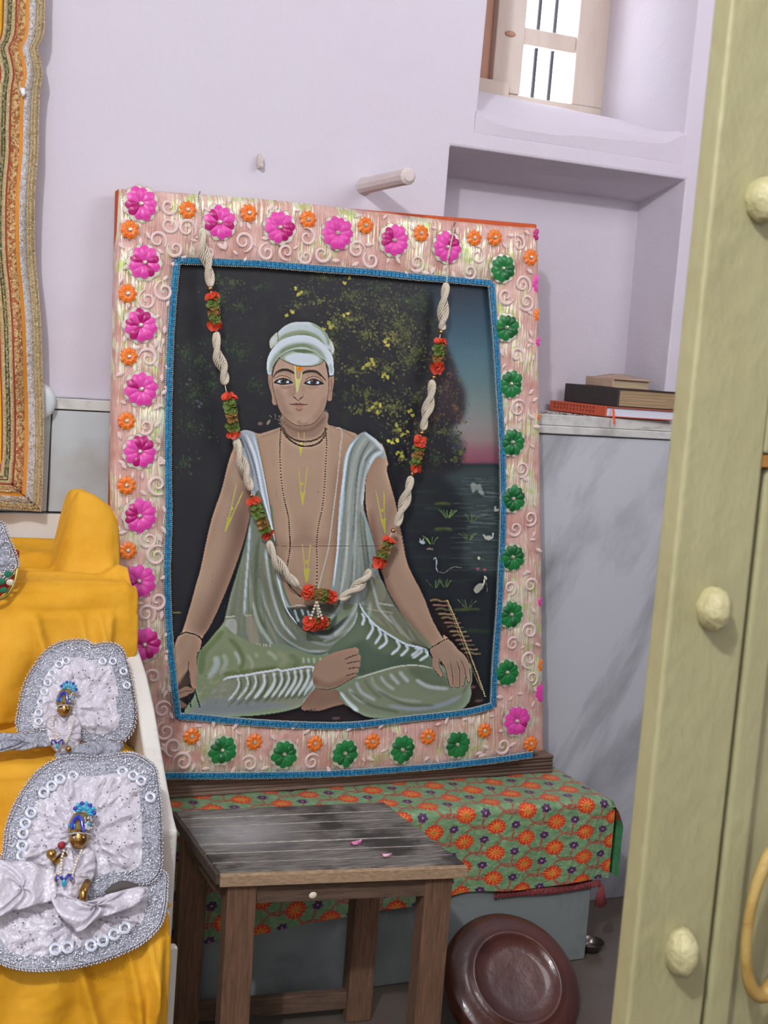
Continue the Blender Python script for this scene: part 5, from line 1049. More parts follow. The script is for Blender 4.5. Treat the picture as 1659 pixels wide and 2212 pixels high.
# left strand
pearls((431, 425), (434, 494), .002, .018); rope([(436, 494), (439, 535), (450, 578), (455, 619)], 2.4); bead(454, 623); strand((455, 626), (458, 640))
cluster((458, 637), (463, 708), 'oggttggo'); bead(466, 711); rope([(467, 718), (470, 765), (483, 800), (486, 830)]); strand((486, 830), (489, 848)); bead(490, 850, .0046)
cluster((493, 852), (505, 942), 'ogggttggo'); bead(506, 940, .004); rope([(510, 948), (519, 990), (531, 1025), (542, 1058)]); strand((542, 1056), (545, 1070)); bead(543, 1070, .004)
cluster((545, 1076), (577, 1160), 'ogggttgo'); rope([(580, 1170), (595, 1210), (618, 1240), (643, 1266)]); strand((642, 1264), (655, 1274))
# right strand
pearls((981, 493), (967, 560), .0022, .018); pearls((967, 560), (965, 608), .0022); rope([(964, 612), (959, 650), (956, 690), (955, 712)], 2.2); bead(952, 717); strand((952, 718), (949, 734))
cluster((949, 734), (942, 802), 'ogggttoo'); bead(937, 815); strand((938, 805), (936, 820)); rope([(934, 822), (930, 860), (920, 895), (914, 928)], 2.2); bead(911, 935); strand((911, 935), (908, 946))
cluster((907, 946), (894, 1016), 'oogttggo'); bead(891, 1023); rope([(888, 1030), (880, 1065), (868, 1100), (857, 1136)], 2.3); bead(849, 1146); strand((849, 1148), (840, 1162))
cluster((840, 1164), (815, 1222), 'ogttggoo'); bead(807, 1222); rope([(800, 1232), (785, 1255), (762, 1275), (735, 1295)]); strand((738, 1293), (722, 1294))
# centre
cluster((655, 1276), (720, 1292), 'oogttggoo'); pearls((683, 1302), (671, 1336), .0032, GO + .012, GO + .010); pearls((685, 1302), (696, 1336), .0032, GO + .012, GO + .010); pearls((684, 1302), (688, 1332), .0030, GO + .008, GO + .006)
cluster((658, 1348), (708, 1344), 'ooogooog', .009, 4)
# ================================================================== THINGS ON THE WALL AND THE LEDGE
peg_m = M('whitewashed_wood', 'd8ccc9', .7, var=(18, .6), col2='c0afaa', bump=(60, .0015))
pg = MB(); A = Vector((1.180, .02, 1.577)); B_ = Vector((1.186, -.212, 1.583)); t = (B_ - A).normalized()
pg.tube([A, A + t * .012, A + t * .035, A.lerp(B_, .5), B_ - t * .012, B_ - t * .010, B_ - t * .002, B_ + t * .004], [.024, .021, .0175, .0168, .0168, .0176, .0172, .010], 12)
tag(pg.build('wall_peg', peg_m, smooth=False), 'long whitewashed wooden peg sticking out above the framed painting', 'peg')
c0 = at(561, 348, y=-.008); st = MB().ball(c0, .0165, 7, 6, (.42, .9, 1.0)); st.ball(c0 + Vector((.001, -.006, -.009)), .0085, 7, 5, (.7, .9, .8))
tag(st.build('wall_stub', peg_m, smooth=False), 'short stub of a broken whitewashed peg high on the wall', 'peg stub')
c0 = at(79, 868, y=-.036); R4 = Matrix.Translation(c0) @ Matrix.Rotation(math.radians(90), 4, 'X')
tag(MB().lathe([(.001, .006), (.020, .006), (.031, .003), (.0385, -.002), (.0385, -.008), (.03, -.012), (.001, -.0125)], 40, R4).build('round_plate', M('white_plastic', 'cfd8da', .35)), 'white round plastic plate half hidden by the gold bordered hanging', 'plate')
# books
LZ = 1.1135
def book(name, corner, left, th, z0, depth, cover, page_c, lab, spine_extra=None, right=None):
    c_ = at(*corner[:2], y=corner[2]); l_ = at(*left[:2], y=left[2]); c_.z = z0; u = (l_ - c_); u.z = 0; Lw = u.length; u.normalize(); v = Vector((-u.y, u.x, 0))
    if v.x < 0: v = -v
    if right is not None:
        v = (at(*right[:2], y=right[2]) - c_); v.z = 0; v.normalize()
    t_ = thing(name, lab, 'book', c_, 'old books stacked on the ledge')
    def bx(a0, a1, b0, b1, za, zb, nm, mt, bev=.001): 
        p = [c_ + u * a + v * b for a, b in ((a0, b0), (a0, b1), (a1, b1), (a1, b0))]
        return MB().hexa([(q.x, q.y, z0 + za) for q in p] + [(q.x, q.y, z0 + zb) for q in p]).build(nm, mt, t_, bevel=bev)
    k = .0022
    bx(-.002, Lw + .002, 0, depth, 0, k, 'cover', cover); bx(-.002, Lw + .002, 0, depth, th - k, th, 'cover', cover)
    bx(0, Lw, -.003, .0025, .0002, th - .0002, 'spine', cover, .0015); bx(.004, Lw - .004, .003, depth - .003, k + .0001, th - k - .0001, 'page_block', page_c, .0005)
    return t_, c_, u, v, Lw
def pages(n, a, b): return M(n, a, .85, var=(8, .8), col2=b, scale3=(1, 1, 60), bump=(8, .003))
ob, c_, u, v, Lw = book('orange_book', (1309, 892, -.014), (1190, 869, .160), .0245, LZ + .0012, .19, M('orange_book_cover', 'c4583a', .5, var=(40, .4), col2='a9442b'), M('white_pages', 'd6dbe8', .8, var=(8, .4), col2='c3c8d8', scale3=(1, 1, 60)), 'orange book with black lettering on its spine, lowest of the stack', right=(1445, 902, -.030))
# the spine lettering: two rows of small black strokes
ink = M('black_ink', '33201c', .6); im_ = MB(); ri = random.Random(8); nrm = -v
for k in range(13):
    a = Lw * (.20 + .70 * k / 12.)
    for row, zc in ((0, .0175), (1, .0085)):
        def seg(da, dz, w, h):
            q = c_ + u * (a + da) - v * .0033; q.z = LZ + .0012 + zc + dz
            P = [q + u * (w * sx) + Vector((0, 0, h * sz)) for sx, sz in ((-1, -1), (1, -1), (1, 1), (-1, 1))]; im_.add(P, [(0, 1, 2, 3)])
        seg(0, .0026, .0030, .0005); seg(ri.choice((-.001, .001)), 0, .0006, .0026)
        if ri.random() < .8: seg(-.0008, -.0008, .0018, .0005)
        if ri.random() < .5: seg(.0018, .001, .0005, .0018)
im_.build('spine_lettering', ink, ob, smooth=False, fixn=False)['kind'] = 'stuff'
q0 = c_ + v * .016; q0.z = LZ + .022; MB().grid([[q0 + v * a + Vector((0, dy, z)) for a in (-.003, .003)] for z, dy in ((0, -.002), (-.008, -.006), (-.018, -.008), (-.028, -.012), (-.036, -.013))]).build('ribbon_marker', M('orange_ribbon', 'd8512a', .5), ob)
bb, c1, u1, v1, L1 = book('black_book', (1336, 868, -.012), (1222, 843, .150), .044, LZ + .0262, .19, M('black_book_cover', '3a3534', .6, var=(30, .5), col2='2b2727', bump=(60, .001)), pages('tan_pages', 'b8a07c', '8e7552'), 'thick black book with yellowed pages, middle of the stack', right=(1450, 873, -.020))
tbk, c2, u2, v2, L2 = book('paperback', (1327, 812, .01), (1269, 802, .105), .0205, LZ + .0706, .098, M('buff_paper_cover', 'b59c88', .8, var=(25, .6), col2='a38770', bump=(40, .002)), pages('buff_pages', 'c2b192', '9a8765'), 'small buff paperback with a curled cover, topmost of the stack', right=(1423, 818, -.006))
rows = []
for i in range(9):
    a = -.004 + (L2 + .006) * i / 8; rows.append([(lambda q, z: (q.x, q.y, z))(c2 + u2 * a + v2 * b, LZ + .0706 + .0208 + .010 * smoothstep(b, .01, .075) * (i / 8.) ** .8 + .001 * math.sin(i)) for b in np.linspace(-.002, .104, 9)])
o = MB().grid(rows).build('curled_page', MATS['buff_paper_cover'], tbk); md = o.modifiers.new('s', 'SOLIDIFY'); md.thickness = .0008
gb = MB(); rg = random.Random(6)
for k in range(70):
    gx = 1.64 + .2 * rg.random() ** 1.5; gy = rg.uniform(-.012, .05); gb.ball((gx, gy, LZ + .0008), rg.uniform(.0006, .0018), 5, 4, (1.3, 1, .7))
tag(gb.build('grit', M('dark_grit', '4a3830', .9)), 'scattered dark grit on the ledge beside the book stack', 'grit', kind='stuff')
# ------------------------------------------------------------------ gold bordered hanging
EDGE = [(97, -60), (95, 0), (93, 60), (88, 85), (79, 103), (84, 128), (89, 160), (84, 195), (81, 260), (80, 330), (74, 400), (72, 480), (74, 560), (80, 620), (86, 700), (89, 800), (92, 900), (91, 1000), (88, 1080), (86, 1102)]
EP = spline(EDGE, 150)
def ex(y): return float(np.interp(y, EP[:, 1], EP[:, 0]))
hang = thing('bordered_hanging', 'yellow cloth hanging edged with gold, silver and green sequinned bands', 'wall hanging', at(40, 1100, y=-.04))
def hp_(d, s_, off):  # s_ in 0..1 down the side, 1..2 along the bottom to the left
    yb_ = 1102 - d * .93
    if s_ <= 1: y = -60 + (yb_ + 60) * s_; x = ex(y + (d * .9 if y > 1000 else 0)) - d * (1 - .0 * s_)
    else: x0 = ex(1100) - d; x = x0 + (-160 - x0) * (s_ - 1); y = yb_ - .07 * (x0 - x)
    w = .010 * math.sin(x * .07 + y * .004) + .006 * math.sin(y * .021 + x * .03)
    return at(x, y, y=-.064 + w * .7 - off)
def band(name, d0, d1, off, mat, nd=4, bulge=0., label=None):
    rows = []
    for s_ in list(np.linspace(0, 1, 150)) + list(np.linspace(1.0001, 2, 36)):
        rows.append([hp_(d0 + (d1 - d0) * j / nd, s_, off + bulge * math.sin(math.pi * j / nd)) for j in range(nd + 1)])
    return MB().grid(rows).build(name, mat, hang)
gold_l = M('gold_lace', 'dcc9a8', .3, .4, var=(260, .8), col2='a3875c', bump=(300, .004))
silv_l = M('silver_tissue', 'd8d5d4', .3, .4, var=(220, .8), col2='9a9490', bump=(260, .003))
zari = M('zari_on_red', 'd6ba80', .3, .5, var=(150, .9, .46, .56), col2='a2502f', bump=(200, .004))
cord = M('gold_cord', 'e0cf9c', .28, .5, var=(300, .7), col2='8d7748', bump=(350, .003))
grn = M('green_sequin_band', '4a4d34', .35, .4, var=(160, .9, .5, .6), col2='9c9a7c', bump=(200, .003))
yel = M('yellow_silk', 'dfa90c', .55, var=(14, .6), col2='e8bd22', bump=(24, .01), sheen=.4)
band('backing', 3, 30, -.002, M('ochre_cotton', 'c58a2e', .8, bump=(200, .001)))
band('gold_lace_band', 0, 16, .001, gold_l, 5, .003); band('silver_band', 16, 31, .0015, silv_l, 5, .002); band('orange_band', 31, 39, .001, M('orange_band_cotton', 'c98326', .7, bump=(100, .001)))
band('zari_band', 39, 57, .002, zari, 5, .002); band('red_piping', 57, 61, .002, M('red_piping', '8f3420', .7), 2, .001); band('gold_cord_band', 61, 69, .003, cord, 4, .002); band('green_band', 69, 78, .002, grn, 4, .001); band('gold_cord_band', 78, 86, .003, cord, 4, .002)
band('red_piping', 86, 89, .002, MATS['red_piping'], 2, .001); band('yellow_field', 89, 240, .0, yel, 16, .006)
band('gold_cord_band', 3.5, 7.5, .0045, cord, 3, .0015); band('gold_cord_band', 10.5, 14, .0045, cord, 3, .0015)
sq = MB(); rs = random.Random(3)
for k in range(2600):
    s_ = rs.uniform(0, 1.55); d = rs.choice([rs.uniform(1, 15), rs.uniform(1, 15), 73 + rs.uniform(-1, 1), 73, rs.uniform(17, 30), rs.uniform(40, 56), rs.uniform(40, 56)]); c0 = hp_(d, s_, .006); e = .0014
    sq.add([c0 + Vector(v_) * e for v_ in ((1, 0, 0), (0, 0, 1), (-1, 0, 0), (0, 0, -1), (rs.uniform(-.4, .4), -1.2, rs.uniform(-.4, .4)))], [(0, 1, 4), (1, 2, 4), (2, 3, 4), (3, 0, 4)])
o = sq.build('sequins', M('champagne_sequin', 'e8dcc0', .15, .85), hang, smooth=False); o['kind'] = 'stuff'
lc = MB()
for k in range(330):
    s_ = k / 330.; lc.ball(hp_(-1.5, s_, .002), .0024, 5, 4)
for k in range(60): lc.ball(hp_(-1.5, 1 + k / 60., .002), .0024, 5, 4)
o = lc.build('lace_edge', gold_l, hang); o['kind'] = 'stuff'
c0 = hp_(35, (207 + 60) / 1160., .006); hk = MB().tube([c0 + Vector((-.003, .006, .006)), c0 + Vector((0, -.002, .004)), c0 + Vector((.001, -.004, -.002)), c0 + Vector((.001, -.002, -.008))], [.004, .005, .0045, .0015], 8)
hk.build('hook', M('white_plastic_hook', 'e3e6ea', .3), hang)
# ------------------------------------------------------------------ old yellow door leaf, near right
paint_y = M('cream_yellow_paint', '9c9870', .5, var=(7, .55), col2='8e875f', bump=(12, .006), bump2=(70, .0012), scale3=(1, 1, .6))
brownw = M('bare_brown_wood', '9c6b2c', .7, var=(10, .5), col2='7a4f1f')
dr = thing('door_1', None, None, (1.1, -1.73, FLOOR), kind='structure'); DY = -1.75
MB().box(.783, .874, DY, DY + .028, FLOOR + .01, 2.45).build('stile', paint_y, dr, bevel=.004, seg=3)
MB().box(.8745, 1.60, DY + .001, DY + .045, 1.172, 1.40).build('rail', paint_y, dr, bevel=.004, seg=3)
MB().box(.8745, 1.60, DY + .012, DY + .045, 1.40, 2.45).build('panel', paint_y, dr, bevel=.003)
MB().box(.8745, 1.60, DY + .022, DY + .040, FLOOR + .01, 1.1715).build('panel', paint_y, dr, bevel=.003)
MB().box(.884, .915, DY + .006, DY + .022, FLOOR + .01, 1.158).build('moulding', paint_y, dr, bevel=.005, seg=3)
MB().box(.875, .90, DY + .003, DY + .0215, 1.159, 1.171).build('bare_patch', brownw, dr, bevel=.001)
stud_m = M('paint_clogged_stud', 'b5ae82', .35, var=(30, .5), col2='9d956a', bump=(60, .006))
for x, y, sx, sz in ((1645, 432, .019, .026), (1535, 1312, .017, .026), (1467, 2052, .017, .031)):
    c0 = at(x, y, y=DY - .004); rows = []; m = MB()
    for i in range(12):
        th_ = math.pi * i / 11; row = []
        for k in range(14):
            ph = 2 * math.pi * k / 14; w = 1 + .16 * (float(vnoise(k * .9 + x, i * .8, 3)) - .5)
            row.append(c0 + Vector((sx * .9 * w * math.sin(th_) * math.cos(ph), -.004 + .021 * w * math.sin(th_) * math.sin(ph), sz * w * math.cos(th_) * .8 + .006 * (math.cos(th_) < 0) * 0)))
        rows.append(row)
    m.grid(rows, closed_v=True); m.build('stud', stud_m, dr)
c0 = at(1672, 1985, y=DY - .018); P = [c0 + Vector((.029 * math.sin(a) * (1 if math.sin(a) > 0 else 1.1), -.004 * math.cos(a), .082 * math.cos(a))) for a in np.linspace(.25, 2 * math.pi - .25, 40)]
MB().tube(P, [.0085 + .003 * math.sin(i * .16) for i in range(40)], 10).build('handle_shadow_ring', M('handle_shadow_brown', '9a7a3c', .5, var=(20, .6), col2='b5a061', bump=(50, .003)), dr)  # handle built in the shape and brown of its cast shadow
# ================================================================== SHRINE STEPS ON THE LEFT
velvet = M('yellow_velvet', 'cf9405', .8, sheen=.9, col2='ffcf55', bump=(500, .0003), bump2=(10, .016), var=(9, .22)); NV = NT(velvet); NV.p.inputs['Sheen Roughness'].default_value = .22
AZ, BZ, CZ = .785, .553, .395; AY, BY, CY = -.50, -.675, -.905; XR = .583
shr = thing('marble_throne', 'stepped white marble altar with a polished side slab', 'altar', (.3, -.45, FLOOR))
for y0, y1, z in ((AY + .012, -.025, AZ - .008), (BY + .012, AY + .0105, BZ - .008), (CY + .012, BY + .0105, CZ - .008)): MB().box(-.30, XR - .004, y0, y1, FLOOR, z).build('step', marble_white, shr, bevel=.004)
SX = .614
con = [(283, 1330), (300, 1400), (318, 1455), (335, 1530), (350, 1620), (364, 1700), (376, 1762), (385, 1795)]
prof = [(at(x, y, x=SX).y, at(x, y, x=SX).z) for x, y in con]; yv = prof[-1][0]
prof = [(-.026, prof[0][1] + .01)] + prof + [(yv - .002, at(382, 1980, x=SX).z), (yv - .002, .30), (yv, FLOOR), (-.026, FLOOR)]
m = MB(); n = len(prof); m.add([(.5845, a, b) for a, b in prof] + [(SX, a, b) for a, b in prof], [tuple(range(n)), tuple(range(2 * n - 1, n - 1, -1))] + [(i, i + n, (i + 1) % n + n, (i + 1) % n) for i in range(n)])
slab_m = marble('throne_slab_marble', 'd9d6cd', '8f9494', 5, (.8, .2, 0), .9, .12, .56, .66)
m.build('side_slab', slab_m, shr, bevel=.006, seg=4)
zz = at(384, 2055, x=SX).z; MB().box(.586, SX + .006, yv - .020, yv - .003, FLOOR, zz).build('base_slab', slab_m, shr, bevel=.005, seg=3)
# velvet: profile swept across, with folds
def vprof(n=190):
    pts = [(-.035, AZ), (AY + .02, AZ), (AY + .004, AZ - .002), (AY - .006, AZ - .012), (AY - .008, AZ - .04), (AY - .006, BZ + .03), (AY - .012, BZ + .008), (AY - .03, BZ + .002), (BY + .02, BZ), (BY + .004, BZ - .003), (BY - .006, BZ - .014), (BY - .008, BZ - .05), (BY - .008, CZ + .03), (BY - .013, CZ + .007), (BY - .03, CZ + .002), (CY + .02, CZ), (CY + .004, CZ - .003), (CY - .006, CZ - .014), (CY - .010, CZ - .05), (CY - .012, .1), (CY - .014, FLOOR + .006)]
    L = np.concatenate([[0], np.cumsum([math.hypot(pts[i + 1][0] - pts[i][0], pts[i + 1][1] - pts[i][1]) for i in range(len(pts) - 1)])]); s_ = np.linspace(0, L[-1], n); P = np.array(pts)
    return np.stack([np.interp(s_, L, P[:, 0]), np.interp(s_, L, P[:, 1])], 1), s_
VP_, vs_ = vprof(300); nx = 190; rows = []
xs_ = np.linspace(-.28, 1., nx)
for i, (y, z) in enumerate(VP_):
    if z > AZ - .06: right = .606 if y < AY + .1 else .604
    elif y > AY - .02: right = .606 - .024 * smoothstep(-z, -(AZ - .09), -(AZ - .13))
    elif z > CZ + .01: right = .5825
    else: right = .5835
    if z < CZ - .0: right = .574
    row = []
    for k in range(nx):
        u = k / (nx - 1.); x = -.28 + (right + .28) * u ** .8; yy, z2 = y, z
        edge = smoothstep(x, right - .02, right)
        riser = (AZ - .03 > z > BZ + .02) or (BZ - .03 > z > CZ + .02) or z < CZ - .03
        if riser:
            base = AZ if z > BZ else (BZ if z > CZ else CZ); h = (base - z)
            amp = min(1, h * 12)
            yy -= (.022 * float(vnoise(x * 13 + h * 4, h * 1.2 + 2, 3)) ** 1.5 + .013 * (.5 + .5 * math.sin(x * 38 + h * 9 + 2 * math.sin(x * 11))) ** 4) * amp
            for fx, sl, wd, am in ((.33, -.35, .012, .010), (.42, .30, .010, .012), (.50, .18, .008, .010), (.535, .12, .006, .012), (.56, -.10, .007, .012), (.20, .5, .014, .010)):
                dd = (x - fx - sl * h) / wd
                if abs(dd) < 3: yy -= 1.5 * am * math.exp(-dd * dd) * amp * (1 if z > BZ or z < CZ else .6)
        else:
            w = (float(vnoise(x * 4 + 3, y * 26 + x * 5, 6)) ** 1.6) * .024 + .005 * (.5 + .5 * math.sin(y * 95 + x * 16)) ** 3 + (float(vnoise(x * 9, y * 50 + x * 9, 2)) - .5) * .005
            z2 += w * (1 if z > AZ - .01 else .35) * smoothstep(-y, -.0, .06) if z > AZ - .01 else w * .3
        z2 -= edge * .010 * (0 if riser else 1); yy += edge * .004
        if z > AZ - .02 and y > AY + .02:   # the draped post at the back right corner
            py_ = math.exp(-((y + .29) / .085) ** 8); rise = smoothstep(x, .492 + .1 * (y + .29), .533) * (1 - .14 * smoothstep(x, .55, .6)) * (1 - .35 * smoothstep(x, .602, .606))
            fold = .010 * math.sin((x * 70 + y * 42)) * smoothstep(x, .44, .5)
            z2 += py_ * (rise * .128 + fold * rise * 1.2)
            z2 += .022 * smoothstep(y, -.2, -.06) + math.exp(-((y + .29 + (x - .5) * 1.2) / .03) ** 2) * .028 * smoothstep(x, .38, .5)
        row.append((x, yy, z2))
    rows.append(row)
vel = MB().grid(rows).build('velvet_cover', velvet); tag(vel, 'yellow velvet cloth draped over the marble altar steps', 'velvet cloth')
md = vel.modifiers.new('s', 'SOLIDIFY'); md.thickness = .0022; md.offset = -1
# ------------------------------------------------------------------ brass figurines in silver and white dresses
brass = M('polished_brass', 'b78d4a', .22, .95, var=(120, .4), col2='8a6430'); white_s = M('white_satin', 'cbc6ce', .3, var=(16, .5), col2='b7b0b8', bump=(24, .012), sheen=.2, spec=.9)
silver_s = M('silver_tissue_band', 'c3c6d0', .28, .45, var=(260, .9), col2='747684', bump=(200, .004)); lace_s = M('silver_lace_beads', 'cfd1d6', .2, .8)
ring_m = M('white_ring_sequin', 'ccd2de', .15, .1, spec=.9, coat=.5); blue_e = M('blue_enamel', '232f9e', .15, coat=.5); cyan_e = M('turquoise_stone', '2f9fc0', .12, coat=.6); gold_e = M('gold_setting', 'c9b067', .25, .9); red_e = M('red_thread', '8f1f2e', .6); dark_e = M('purple_enamel', '4a1d4e', .3)
tan_p = M('translucent_pearl', 'e6dcc6', .2, .3, spec=.9)
class Plane_:
    def __init__(s, pa, ya, pb, yb_):
        a, b = at(*pa, y=ya), at(*pb, y=yb_); s.o = a; s.n = Vector((1, .0, 0)).cross(b - a).normalized()
        if s.n.y > 0: s.n = -s.n
        s.u = Vector((1, 0, 0)); s.v = s.n.cross(s.u).normalized()
        if s.v.z < 0: s.v = -s.v
    def __call__(s, px, py, off=0.):
        r = Vector(RM.T @ np.array([px - W_ / 2, py - H_ / 2, F_])); c = Vector(CAM); return c + r * ((s.o + s.n * off - c).dot(s.n) / r.dot(s.n))
    def mat(s, px, py, off, rot=0, sc=1.): return Matrix.Translation(s(px, py, off)) @ Matrix((s.u, s.v, s.n)).transposed().to_4x4() @ Matrix.Rotation(rot, 4, 'Z') @ Matrix.Scale(sc, 4)
def lobe(par, Q, outline, centre, off, band_w, name='skirt', crumple=.010, lace=True, dome=.010, seed=1, mats=None, rim=.004):
    O = spline(outline, 120, True); c0 = np.array(centre); rows = []; m = MB(); nr = 16
    for p in O:
        d = p - c0; L = np.hypot(*d); row = []
        for k in range(nr + 1):
            u = k / nr; q = c0 + d * u; inner = 1 - smoothstep(u * L, L - band_w, L - band_w + 6)
            o_ = off + dome * (1 - u * u) + inner * crumple * (abs(float(vnoise(q[0] / 17., q[1] / 14., seed)) - .5) * 2 + .6 * float(vnoise(q[0] / 7., q[1] / 8., seed + 3)) - .5) + .002 * math.sin(np.arctan2(d[1], d[0]) * 14) * u
            row.append(Q(q[0], q[1], o_))
        rows.append(row)
    m.grid(rows, closed_u=True)
    me_i = []
    for i in range(120):
        L = np.hypot(*(O[i] - c0))
        for k in range(nr): me_i.append(1 if (k + .5) / nr * L > L - band_w else 0)
    m.mi = me_i; o = m.build(name, mats or [white_s, silver_s], par); md = o.modifiers.new('s', 'SOLIDIFY'); md.thickness = .0016; md.offset = -1
    if lace:
        lm = MB(); O2 = spline(outline, 400, True); per = sum(np.hypot(*(O2[(i + 1) % 400] - O2[i])) for i in range(400)); n_ = int(per / 5.0); O3 = O2[(np.arange(n_) * 400 / n_).astype(int)]; rl = random.Random(seed)
        for i, p in enumerate(O3):
            d = (p - c0) / np.hypot(*(p - c0)); lm.ball(Q(p[0] + d[0] * (1 + 2 * (i % 2)), p[1] + d[1] * (1 + 2 * (i % 2)), off + rim), .0017, 5, 4)
            q = p - d * 4; lm.ball(Q(q[0], q[1], off + rim + .002), .0015, 5, 4)
        for _ in range(int(per * band_w / 38)):
            i = rl.randrange(400); p = O2[i]; d = (p - c0) / np.hypot(*(p - c0)); q = p - d * rl.uniform(3, band_w); L = np.hypot(*(p - c0)); uu = 1 - np.hypot(*(p - q)) / L; e = .0011
            cc_ = Q(q[0], q[1], off + dome * (1 - uu * uu) + .003); lm.add([cc_ + Q.u * e, cc_ + Q.v * e, cc_ - Q.u * e, cc_ - Q.v * e, cc_ + Q.n * e + Q.u * rl.uniform(-.4, .4) * e], [(0, 1, 4), (1, 2, 4), (2, 3, 4), (3, 0, 4)])
        l_ = lm.build('lace_edge', lace_s, o, smooth=True); l_['kind'] = 'stuff'
    return o
rgm = MB(); rws = []
for k in range(20):
    a = 2 * math.pi * k / 20; rws.append([(r_2 * math.cos(a), r_2 * math.sin(a), z_) for r_2, z_ in ((.0034, .0000), (.0036, .0006), (.0064, .0007), (.0070, .0001))])
rgm.grid(rws, closed_u=True); ring_me = rgm.mesh('ring_sequin', ring_m)
def rings(par, Q, pts, off, sc=1.):
    for x, y in pts: o = bpy.data.objects.new('ring_sequin', ring_me); COL.objects.link(o); wm_set(o, par, Q.mat(x, y, off, 0, sc)); b = MB().ball(Q(x, y, off + .0006), .0014, 5, 4).build('bead', lace_s, o)
def sequins(par, Q, n, box_, off, seed=2, test=None):
    m = MB(); r9 = random.Random(seed)
    for _ in range(n):
        x, y = r9.uniform(box_[0], box_[2]), r9.uniform(box_[1], box_[3])
        if test is not None and not inside(test, x, y): continue
        c_ = Q(x, y, off); e = .0013; a = r9.random() * 6; P_ = [c_ + (Q.u * math.cos(a + k * 1.047) + Q.v * math.sin(a + k * 1.047)) * e for k in range(6)]; m.add(P_, [(0, 1, 2, 3, 4, 5)])
    o = m.build('sequins', M('grey_sequin', '8b8a92', .2, .8), par, smooth=False, fixn=False); o['kind'] = 'stuff'
def flap(par, Q, outline, off, mat, name='sash', wav=.003):
    O = spline(outline, 60, True); c0 = O.mean(0); rows = [[Q(*(c0 + (p - c0) * k / 8.), off + wav * math.sin(p[0] * .1 + k) + .003 * (1 - (k / 8.) ** 2)) for k in range(9)] for p in O]
    o = MB().grid(rows, closed_u=True).build(name, mat, par); md = o.modifiers.new('s', 'SOLIDIFY'); md.thickness = .0016; md.offset = -1; return o
def figure(par, Q, hx, hy, s, off, lean=0.):
    """brass child figurine: hx, hy centre of the face in photo pixels; s = pixels of face half-width"""
    k = s / 14.; pxm = .00071 * k
    def q(dx, dy, o_): return Q(hx + dx * k, hy + dy * k, off + o_ * k)
    h = MB().ball(q(0, 0, .016), .0112 * k, 18, 14, (.92, .92, 1.08)); h.ball(q(0, 4, .0262), .0022 * k, 8, 6, (.8, .9, 1.3)); h.ball(q(-14, 1, .015), .0028 * k, 8, 6, (.6, 1, 1.4)); h.ball(q(14, 1, .015), .0028 * k, 8, 6, (.6, 1, 1.4)); h.ball(q(0, 11, .022), .0034 * k, 8, 6, (1, .8, .7)); h.ball(q(0, -16, .013), .0095 * k, 14, 8, (1, .9, .6))
    hd = h.build('head', brass, par)
    ew = M('painted_eye', 'e8e2d8', .4); ep = M('black_eye', '221a18', .4)
    for sx in (-1, 1):
        e = MB().ball(q(sx * 5.6, -1.5, .0252), .0021 * k, 8, 6, (1.4, .5, .6)).build('eye', ew, hd); MB().ball(q(sx * 5.4, -1.5, .0266), .0010 * k, 6, 5, (1, .6, 1)).build('pupil', ep, e); MB().tube([q(sx * 2.5, -5, .0262), q(sx * 6, -6.2, .0258), q(sx * 10, -4.5, .0236)], .0005 * k, 5).build('brow', ep, hd)
    MB().tube([q(-3.6, 9, .0254), q(0, 9.8, .0266), q(3.6, 9, .0254)], .0006 * k, 5).build('mouth', M('red_lips', '7d3a22', .5), hd)
    # crown: gold dome leaning right with a fan of blue stones
    cr_ = MB(); rows = []
    for i in range(9):
        u = i / 8.; w = (17 + 5 * math.sin(u * 3.1)) * (1 - .25 * u); y = -10 - 34 * u; row = []
        for a in range(11): b = a / 10. * 2 - 1; row.append(q(w * b + 4 * u, y + 3 * b * b, .0135 + .013 * math.sqrt(max(0, 1 - b * b)) * (1 - .5 * u)))
        rows.append(row)
    cr_.grid(rows); crown = cr_.build('crown', M('crown_gold', 'b89f58', .3, .8, var=(140, .8), col2='6d5f3a', bump=(200, .004)), par); md = crown.modifiers.new('s', 'SOLIDIFY'); md.thickness = .0015
    nk = [(-12, -16), (-10, -26), (-5, -34), (1, -36), (5, -30), (6, -22), (8, -14), (11, -12)]
    MB().tube([q(x, y, .0285) for x, y in spline(nk, 20)], [.0026 * k * (1 - .5 * abs(i / 19. - .4)) for i in range(20)], 8).build('peacock_neck', blue_e, crown)
    MB().ball(q(-8, -20, .0278), .0026 * k, 8, 6, (.8, .6, 1.3)).build('stone', cyan_e, crown); MB().ball(q(17, -24, .0265), .0022 * k, 8, 6, (1.3, .6, .8)).build('stone', cyan_e, crown); MB().ball(q(-3, -15, .0282), .0022 * k, 8, 6, (1, .5, .8)).build('stone', M('brown_enamel', '8a4a2a', .3), crown); MB().ball(q(-16, -22, .0265), .0018 * k, 8, 6).build('stone', cyan_e, crown)
    for i in range(7):
        a = math.radians(-62 + 150 * i / 6.); x, y = 9 + 17 * math.sin(a), -42 - 17 * math.cos(a)
        MB().tube([q(9 + 5 * math.sin(a), -42 - 5 * math.cos(a), .024), q(x * .94 + .5, y * .985 + 2, .0245)], [.0010 * k, .0022 * k], 6).build('fan_petal', cyan_e, crown); MB().ball(q(x, y, .0255), .0026 * k, 8, 6).build('stone', blue_e if i % 2 == 0 else cyan_e, crown)
    b = MB()
    for i in range(16): a = i / 15. * 2 - 1; b.ball(q(20 * a + 1, -9 + 3 * a * a, .0265 - .006 * a * a), .0012 * k, 5, 4)
    for i in range(40): b.ball(q(10 + 12 * random.random(), -14 - 22 * random.random(), .0262), .0011 * k, 5, 4)
    o = b.build('crown_beads', lace_s, crown); o['kind'] = 'stuff'
    return q
